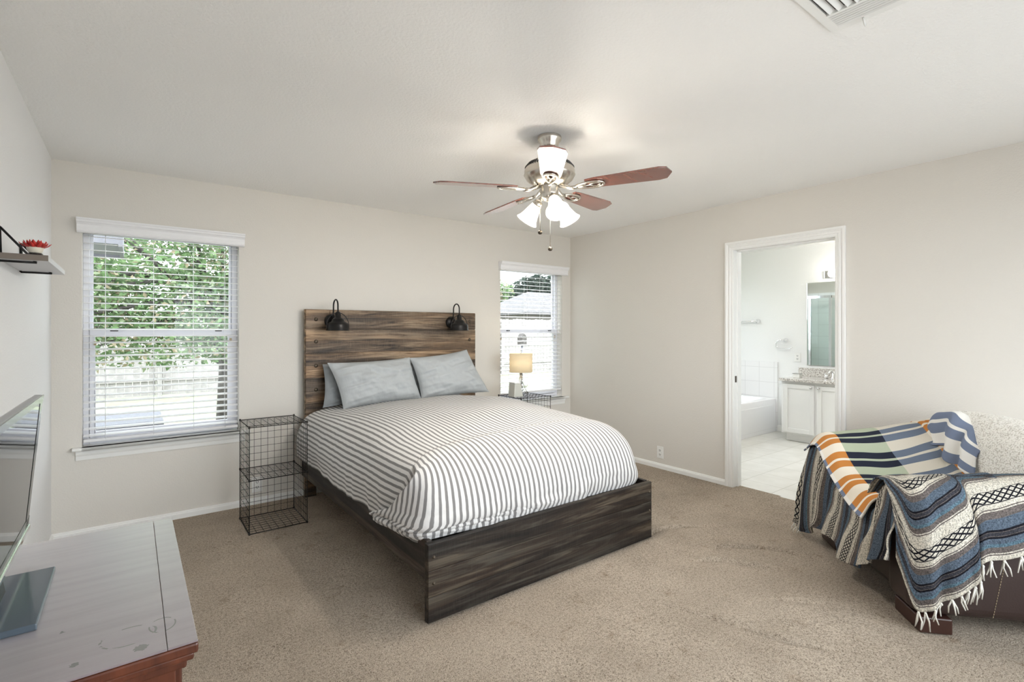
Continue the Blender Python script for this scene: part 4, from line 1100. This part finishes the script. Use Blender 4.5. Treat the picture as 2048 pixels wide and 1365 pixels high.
# ================================================================== BATHROOM
tb = thing('bathtub', 'white built in bathtub in the bathroom', 'bathtub', (6.1, 3.67, 0))
tx0, tx1, ty0, ty1, rz = 5.25, 6.885, 3.255, 4.088, .44
m = MB()
def rr_(x0, x1, y0, y1, r, n=8):
    out = []
    for cx_, cy_, a0 in ((x1-r, y1-r, 0), (x0+r, y1-r, 90), (x0+r, y0+r, 180), (x1-r, y0+r, 270)):
        for k in range(n+1): a = R(a0+90*k/n); out.append((cx_+r*math.cos(a), cy_+r*math.sin(a)))
    return out
rings = [(0, 0, 0, .0, .01), (0, 0, 0, rz-.012, .01), (.004, .004, 0, rz-.003, .012), (.014, .014, 0, rz, .02), (.07, .07, 0, rz, .18), (.085, .085, 0, rz-.012, .18), (.12, .12, 0, .2, .2), (.2, .2, 0, .08, .2)]
vs = []; n = 36
for a, b, _, z, r in rings: vs += [(x, y, z) for x, y in rr_(tx0+a, tx1-a, ty0+b, ty1-b, r)]
fs = [(i*n+k, i*n+(k+1) % n, (i+1)*n+(k+1) % n, (i+1)*n+k) for i in range(len(rings)-1) for k in range(n)]+[tuple((len(rings)-1)*n+k for k in range(n))]
m.add(vs, fs, True); m.build('shell', M['tub'], tb)
MB().box(tx0+.06, tx1-.06, ty0-.004, ty0+.004, .05, .36).build('apron_panel', M['tub'], tb, bevel=.003)
sr = MB(); sr.box(BX1-.012, BX1-.0005, 3.235, BY1-.001, .0, .925).box(5.0, BX1-.012, BY1-.012, BY1-.0005, .0, .925)
struct(sr.build('trim_3', M['walltile'], weld=False))
vn = thing('bathroom_vanity', 'white bathroom vanity cabinet with paired doors', 'cabinet', (6.6, 1.8, 0))
vx, vy0, vy1 = 6.365, .55, 2.95
MB().box(vx+.02, BX1-.002, vy0, vy1, .095, .733).box(vx+.08, BX1-.002, vy0, vy1-.03, 0, .095).build('body', M['cab'], vn, weld=False, bevel=.002)
y = vy1-.028; k = 0
while y-.35 > vy0:
    ya, yb = y-.35, y
    d = MB(); d.box(vx+.008, vx+.02, ya+.05, yb-.05, .165, .65)
    for q_ in ((ya, ya+.052, .115, .70), (yb-.052, yb, .115, .70), (ya+.052, yb-.052, .115, .167), (ya+.052, yb-.052, .648, .70)): d.box(vx, vx+.02, *q_)
    do = d.build('door', M['cab'], vn, weld=False, bevel=.003)
    yk = ya+.028 if k % 2 == 0 else yb-.028
    MB().lathe([(.005, 0), (.005, .014), (.014, .018), (.014, .024), (0, .027)], (vx, yk, .672), (-1, 0, 0), 16).build('knob', M['silver'], do)
    y = ya-(.028 if k % 2 == 0 else .03); k += 1
cto = MB(); cto.box(vx-.028, BX1-.001, vy0-.02, vy1+.018, .735, .765).box(BX1-.02, BX1-.001, vy0-.02, vy1+.018, .765, .872)
tag(cto.build('granite_countertop', M['granite'], None, bevel=.003, weld=False), 'speckled granite vanity top with backsplash', 'countertop')
fa = thing('faucet', 'chrome faucet on the granite vanity top', 'faucet', (6.70, 2.50, .765))
MB().lathe([(0, .001), (.024, .001), (.024, .006), (.014, .012), (.013, .09), (0, .095)], (6.72, 2.50, .765), n=20).build('body', M['chrome'], fa)
MB().tube([(6.72, 2.50, .83), (6.68, 2.50, .865), (6.62, 2.50, .862), (6.595, 2.50, .835)], .010, 12).build('spout', M['chrome'], fa)
for yy in (2.42, 2.58): MB().lathe([(0, .001), (.02, .001), (.018, .03), (.010, .045), (0, .048)], (6.73, yy, .765), n=16).tube([(6.73, yy, .808), (6.70, yy, .820), (6.675, yy, .822)], .005, 8).build('handle', M['chrome'], fa)
sd = thing('soap_box', 'small white box on the vanity top beside the backsplash corner', 'box', (6.55, 2.86, .765))
MB().box(6.52, 6.60, 2.80, 2.88, .7655, .815).build('body', M['plate'], sd, bevel=.004)
MB().box(6.515, 6.605, 2.795, 2.885, .815, .822).build('lid', M['silver'], sd, bevel=.003)
mi = MB().box(BX1-.010, BX1-.001, 1.0, 2.868, .905, 1.955).build('wall_mirror', M['mirror'], None, bevel=.002)
tag(mi, 'large frameless mirror above the bathroom vanity', 'mirror')
vl = thing('vanity_light', 'chrome bar of lit round globes above the bathroom mirror', 'lamp', (BX1, 2.1, 2.05))
MB().box(BX1-.03, BX1-.001, 1.35, 2.66, 2.0, 2.09).build('back_bar', M['chrome'], vl, bevel=.006)
for k in range(4):
    y = 2.54-k*.33
    MB().lathe([(.026, 0), (.026, .02), (.02, .028)], (BX1-.03, y, 2.045), (-1, 0, 0), 18).build('socket', M['chrome'], vl)
    MB().sphere((BX1-.098, y, 2.045), .050, 20).build('globe', M['globe'], vl)
    l = bpy.data.lights.new('globe_light', 'POINT'); l.energy = BATH_W; l.color = (1, .97, .93); l.shadow_soft_size = .045
    o = bpy.data.objects.new('globe_light', l); COL.objects.link(o); o.parent = vl; o.location = (-.098, y-2.1, -.005)
cl = thing('added_ceiling_light', 'added round flush ceiling light for bathroom fill, unseen above the doorway', 'lamp', (5.3, 2.3, H))  # unseen fixture added to brighten the bathroom
MB().lathe([(.15, -.001), (.155, -.012), (.15, -.03), (.0, -.03)], (5.3, 2.3, H), n=32).build('base', M['chrome'], cl)
MB().lathe([(.14, -.03), (.135, -.055), (.10, -.085), (.05, -.10), (0, -.104)], (5.3, 2.3, H), n=32).build('diffuser', M['globe'], cl)
l = bpy.data.lights.new('bath_fill_light', 'POINT'); l.energy = BATH_FILL_W; l.color = (1, .97, .93); l.shadow_soft_size = .12
o = bpy.data.objects.new('bath_fill_light', l); COL.objects.link(o); o.parent = cl; o.location = (0, 0, -.24)
tr = thing('towel_ring', 'chrome open towel ring on the bathroom wall', 'towel ring', (BX1, 3.13, 1.22))
MB().lathe([(0, .035), (.012, .034), (.014, .02), (.028, .008), (.030, 0)], (BX1-.0005, 3.13, 1.22), (-1, 0, 0), 20).build('mount', M['chrome'], tr)
pts = [(BX1-.04, 3.13-.03, 1.225), (BX1-.04, 3.13, 1.225), (BX1-.04, 3.185, 1.225)]
for k in range(9): a = R(90-180*k/8); pts.append((BX1-.04, 3.185+.058*math.cos(a), 1.167+.058*math.sin(a)))
pts += [(BX1-.04, 3.10, 1.109), (BX1-.04, 3.06, 1.112), (BX1-.04, 3.035, 1.130)]
MB().tube(pts, .0055, 10).build('ring', M['chrome'], tr)
tw = thing('towel_bar', 'chrome towel bar on the wall above the bathtub', 'towel bar', (BX1, 3.75, 1.476))
for y in (3.50, 4.0): MB().lathe([(0, .062), (.010, .06), (.012, .04), (.014, .02), (.030, .008), (.031, 0)], (BX1-.0005, y, 1.476), (-1, 0, 0), 20).build('mount', M['chrome'], tw)
MB().tube([(BX1-.052, 3.49, 1.476), (BX1-.052, 4.01, 1.476)], .0075, 10).build('rail', M['chrome'], tw)
sw = thing('shower_enclosure', 'framed glass shower enclosure seen in the bathroom mirror', 'shower', (4.7, 3.7, 0))
sx0, sx1, sy0, sy1 = XR+.125, 4.95, 3.33, BY1-.005
MB().box(sx0, sx1+.03, sy0-.03, sy1, .0, .10).build('curb', M['tub'], sw, bevel=.01)
MB().box(sx0, sx0+.008, sy0, sy1, .10, 2.0).box(sx0, sx1, sy1-.008, sy1, .10, 2.0).build('wall_panel', M['walltile'], sw, weld=False)
f_ = MB()
for (x, y_) in ((sx1, sy0), (sx1, sy0+.30), (sx1, sy1-.03), (sx0+.02, sy0)): f_.box(x-.016, x+.016, y_-.016, y_+.016, .10, 1.90)
f_.box(sx1-.018, sx1+.018, sy0-.018, sy1, 1.87, 1.91).box(sx0, sx1, sy0-.018, sy0+.018, 1.87, 1.91).box(sx1-.018, sx1+.018, sy0-.018, sy1, .10, .13).box(sx0, sx1, sy0-.018, sy0+.018, .10, .13)
f_.build('frame', M['chrome'], sw, weld=False)
MB().box(sx1-.003, sx1+.003, sy0, sy1-.02, .12, 1.88).build('glass_panel', M['showerglass'], sw); MB().box(sx0+.02, sx1, sy0-.003, sy0+.003, .12, 1.88).build('glass_panel', M['showerglass'], sw)
# ================================================================== OUTDOORS
GZ = -.15
struct(MB().box(-40, 60, YB+TH, 70, GZ-.2, GZ).build('ground_outside', M['lawn']))
struct(MB().box(-40, 60, -30, YN-.14, GZ-.2, GZ).build('ground_near_side', M['bounce_ground']))
eo = MB(); eo.box(-3.5, -.09, 5.2, 6.0, 2.05, 2.12).box(-3.5, -.06, 5.98, 6.03, 2.03, 2.30).box(-.09, -.06, 5.2, 6.0, 2.03, 2.30).box(-3.5, -.09, 5.2, 6.0, 2.28, 2.33)
struct(eo.build('trim_eave', M['eave'], weld=False))
ac = thing('air_conditioner', 'grey boxy air conditioner unit on the lawn below the wide window', 'air conditioner', (-.18, 5.1, GZ))
MB().box(-.56, .19, 4.78, 5.5, GZ+.03, .60).build('cabinet', M['acgrey'], ac, bevel=.01)
MB().box(-.57, .20, 4.77, 5.51, .60, .645).build('lid', M['acgrey'], ac, bevel=.01)
gm = MB()
for k in range(13): gm.box(-.53, .16, 4.772, 4.78, .06+k*.04, .075+k*.04)
gm.build('grille', M['eave'], ac)
MB().box(-.62, .25, 4.72, 5.56, GZ+.0, GZ+.03).build('pad', M['plate'], ac)
FY = 14.0
fe = thing('wooden_fence', 'pale weathered board fence across the back of the yard', 'fence', (6, FY, GZ))
pk = MB(); x = -12.0
while x < 30:
    h = 1.90+rnd.uniform(-.02, .02)
    pk.add([(x, FY, GZ+.03), (x+.135, FY, GZ+.03), (x+.135, FY, GZ+h-.03), (x+.105, FY, GZ+h), (x+.03, FY, GZ+h), (x, FY, GZ+h-.03), (x, FY+.02, GZ+.03), (x+.135, FY+.02, GZ+.03), (x+.135, FY+.02, GZ+h-.03), (x+.105, FY+.02, GZ+h), (x+.03, FY+.02, GZ+h), (x, FY+.02, GZ+h-.03)],
           [(0, 1, 2, 3, 4, 5), (11, 10, 9, 8, 7, 6)]+[(i, i+6, (i+1) % 6+6, (i+1) % 6) for i in range(6)]); x += .143
lab(pk.build('pickets', M['fence'], fe, weld=False), 'row of pale upright fence boards')
for z in (.35, 1.0, 1.55): MB().box(-12, 30, FY-.04, FY, GZ+z, GZ+z+.09).build('rail', M['fence'], fe)
for k in range(18):
    x = -11.5+k*2.4; MB().box(x-.045, x+.045, FY-.09, FY-.04, GZ, GZ+1.8).build('post', M['fence'], fe)
bh = thing('birdhouse', 'small brown birdhouse on a thin pole outside the corner window', 'birdhouse', (7.55, 9.6, GZ))
bx_, by_ = 7.55, 9.6
MB().tube([(bx_, by_, GZ), (bx_, by_, 1.0)], .025, 8).build('pole', M['eave'], bh)
MB().prism([(1.0, bx_-.08), (1.0, bx_+.08), (1.2, bx_+.08), (1.28, bx_), (1.2, bx_-.08)], 1, by_-.08, by_+.08).build('box', M['bark'], bh)
def tree(name, label, base, height, blobs, nleaf, size, mat, tr_, branches, seed, group=None):
    rr = random.Random(seed); t = thing(name, label, 'tree', base, group); bx, by, bz = base
    tk = MB(); top = Vector((bx, by, bz+height*.45))
    tk.tube([(bx, by, bz-.05), (bx+.03, by, bz+height*.2), tuple(top)], [tr_, tr_*.8, tr_*.6], 10)
    for k in range(branches):
        b = blobs[k % len(blobs)]; e = Vector(b[0])+Vector((rr.uniform(-1, 1)*b[1][0]*.8, rr.uniform(-1, 1)*b[1][1]*.8, rr.uniform(-.9, .6)*b[1][2]))
        s_ = Vector((bx, by, bz+height*rr.uniform(.14, .45))); mid = s_*.5+e*.5+Vector((rr.uniform(-.2, .2), rr.uniform(-.2, .2), rr.uniform(-.1, .25)))
        tk.tube([tuple(s_), tuple(mid), tuple(e)], [tr_*.4, tr_*.22, tr_*.06], 6)
    tk.build('trunk', M['bark'], t, weld=False)
    lf = MB(); tot = sum(b[2] for b in blobs)
    for b in blobs:
        for k in range(int(nleaf*b[2]/tot)):
            while True:
                p = Vector((rr.uniform(-1, 1), rr.uniform(-1, 1), rr.uniform(-1, 1)))
                if .25 < p.length < 1: break
            p = Vector((b[0][0]+p.x*b[1][0], b[0][1]+p.y*b[1][1], b[0][2]+p.z*b[1][2]))
            a = Vector((rr.gauss(0, 1), rr.gauss(0, 1), rr.gauss(0, .6)-.3)).normalized(); s_ = a.orthogonal().normalized(); s_ = Matrix.Rotation(rr.uniform(0, 6.3), 3, a) @ s_
            w = size*rr.uniform(.7, 1.3); c_ = a.cross(s_)*w*.12
            lf.add([p, p+a*w*.45+s_*w*.28+c_, p+a*w, p+a*w*.45-s_*w*.28+c_], [(0, 1, 2), (0, 2, 3)])
    lf.build('foliage', mat, t, weld=False)
tree('tree', 'bright green leafy tree filling the wide window', (1.15, 9.0, GZ), 5.2,
     [((-.2, 8.6, 2.9), (2.0, 1.3, 1.45), 6), ((1.5, 8.8, 3.0), (1.5, 1.3, 1.5), 5), ((-.9, 8.2, 1.75), (.9, .9, .8), 2.2), ((.5, 8.5, 1.7), (1.2, .9, .55), 1.6), ((1.9, 8.8, 1.6), (.8, .8, .6), 1.2), ((.2, 8.3, 1.25), (1.3, .8, .42), 1.3), ((1.5, 8.5, 1.2), (.9, .7, .35), .9), ((.5, 8.8, 4.4), (2.2, 1.4, 1.0), 3)],
     36000, .078, M['leaf'], .12, 26, 3)
tree('tree', 'green leafy tree behind the fence at the far side of the wide window', (-2.2, 16.5, GZ), 6.5,
     [((-2.2, 16.5, 4), (3, 2, 2.6), 1)], 3500, .28, M['leaf'], .2, 10, 4)
tree('tree', 'dark grey green tree rising behind the neighbouring roof', (24.6, 30.0, GZ), 8,
     [((24.8, 30, 3.9), (2.8, 1.8, 1.6), 2), ((22.8, 30, 3.0), (2.0, 1.6, .9), 1), ((25.2, 29.5, 4.7), (1.9, 1.5, 1.0), 1)], 5200, .34, M['leafdark'], .25, 12, 5)
tree('tree', 'pale green small tree beside the neighbouring house', (19.1, 26.6, GZ), 5.0,
     [((19.1, 26.6, 3.9), (.85, .8, .65), 1)], 500, .28, M['leaf'], .12, 8, 6)
nh = thing('neighbor_house', 'low house with grey shingle roof beyond the fence', 'house', (19, 21, GZ))
MB().box(16.3, 26, 20.5, 25, GZ, 2.3).build('wall', M['brick'], nh)
rf = MB().add([(15.9, 20.1, 2.3), (26.4, 20.1, 2.3), (26.4, 25.4, 2.3), (15.9, 25.4, 2.3), (18.3, 22.75, 3.6), (24, 22.75, 3.6), (15.9, 20.1, 2.18), (26.4, 20.1, 2.18), (26.4, 25.4, 2.18), (15.9, 25.4, 2.18)],
         [(0, 1, 5, 4), (1, 2, 5), (2, 3, 4, 5), (3, 0, 4), (9, 8, 7, 6), (0, 6, 7, 1), (1, 7, 8, 2), (2, 8, 9, 3), (3, 9, 6, 0)])
rf.build('roof', M['shingle'], nh)
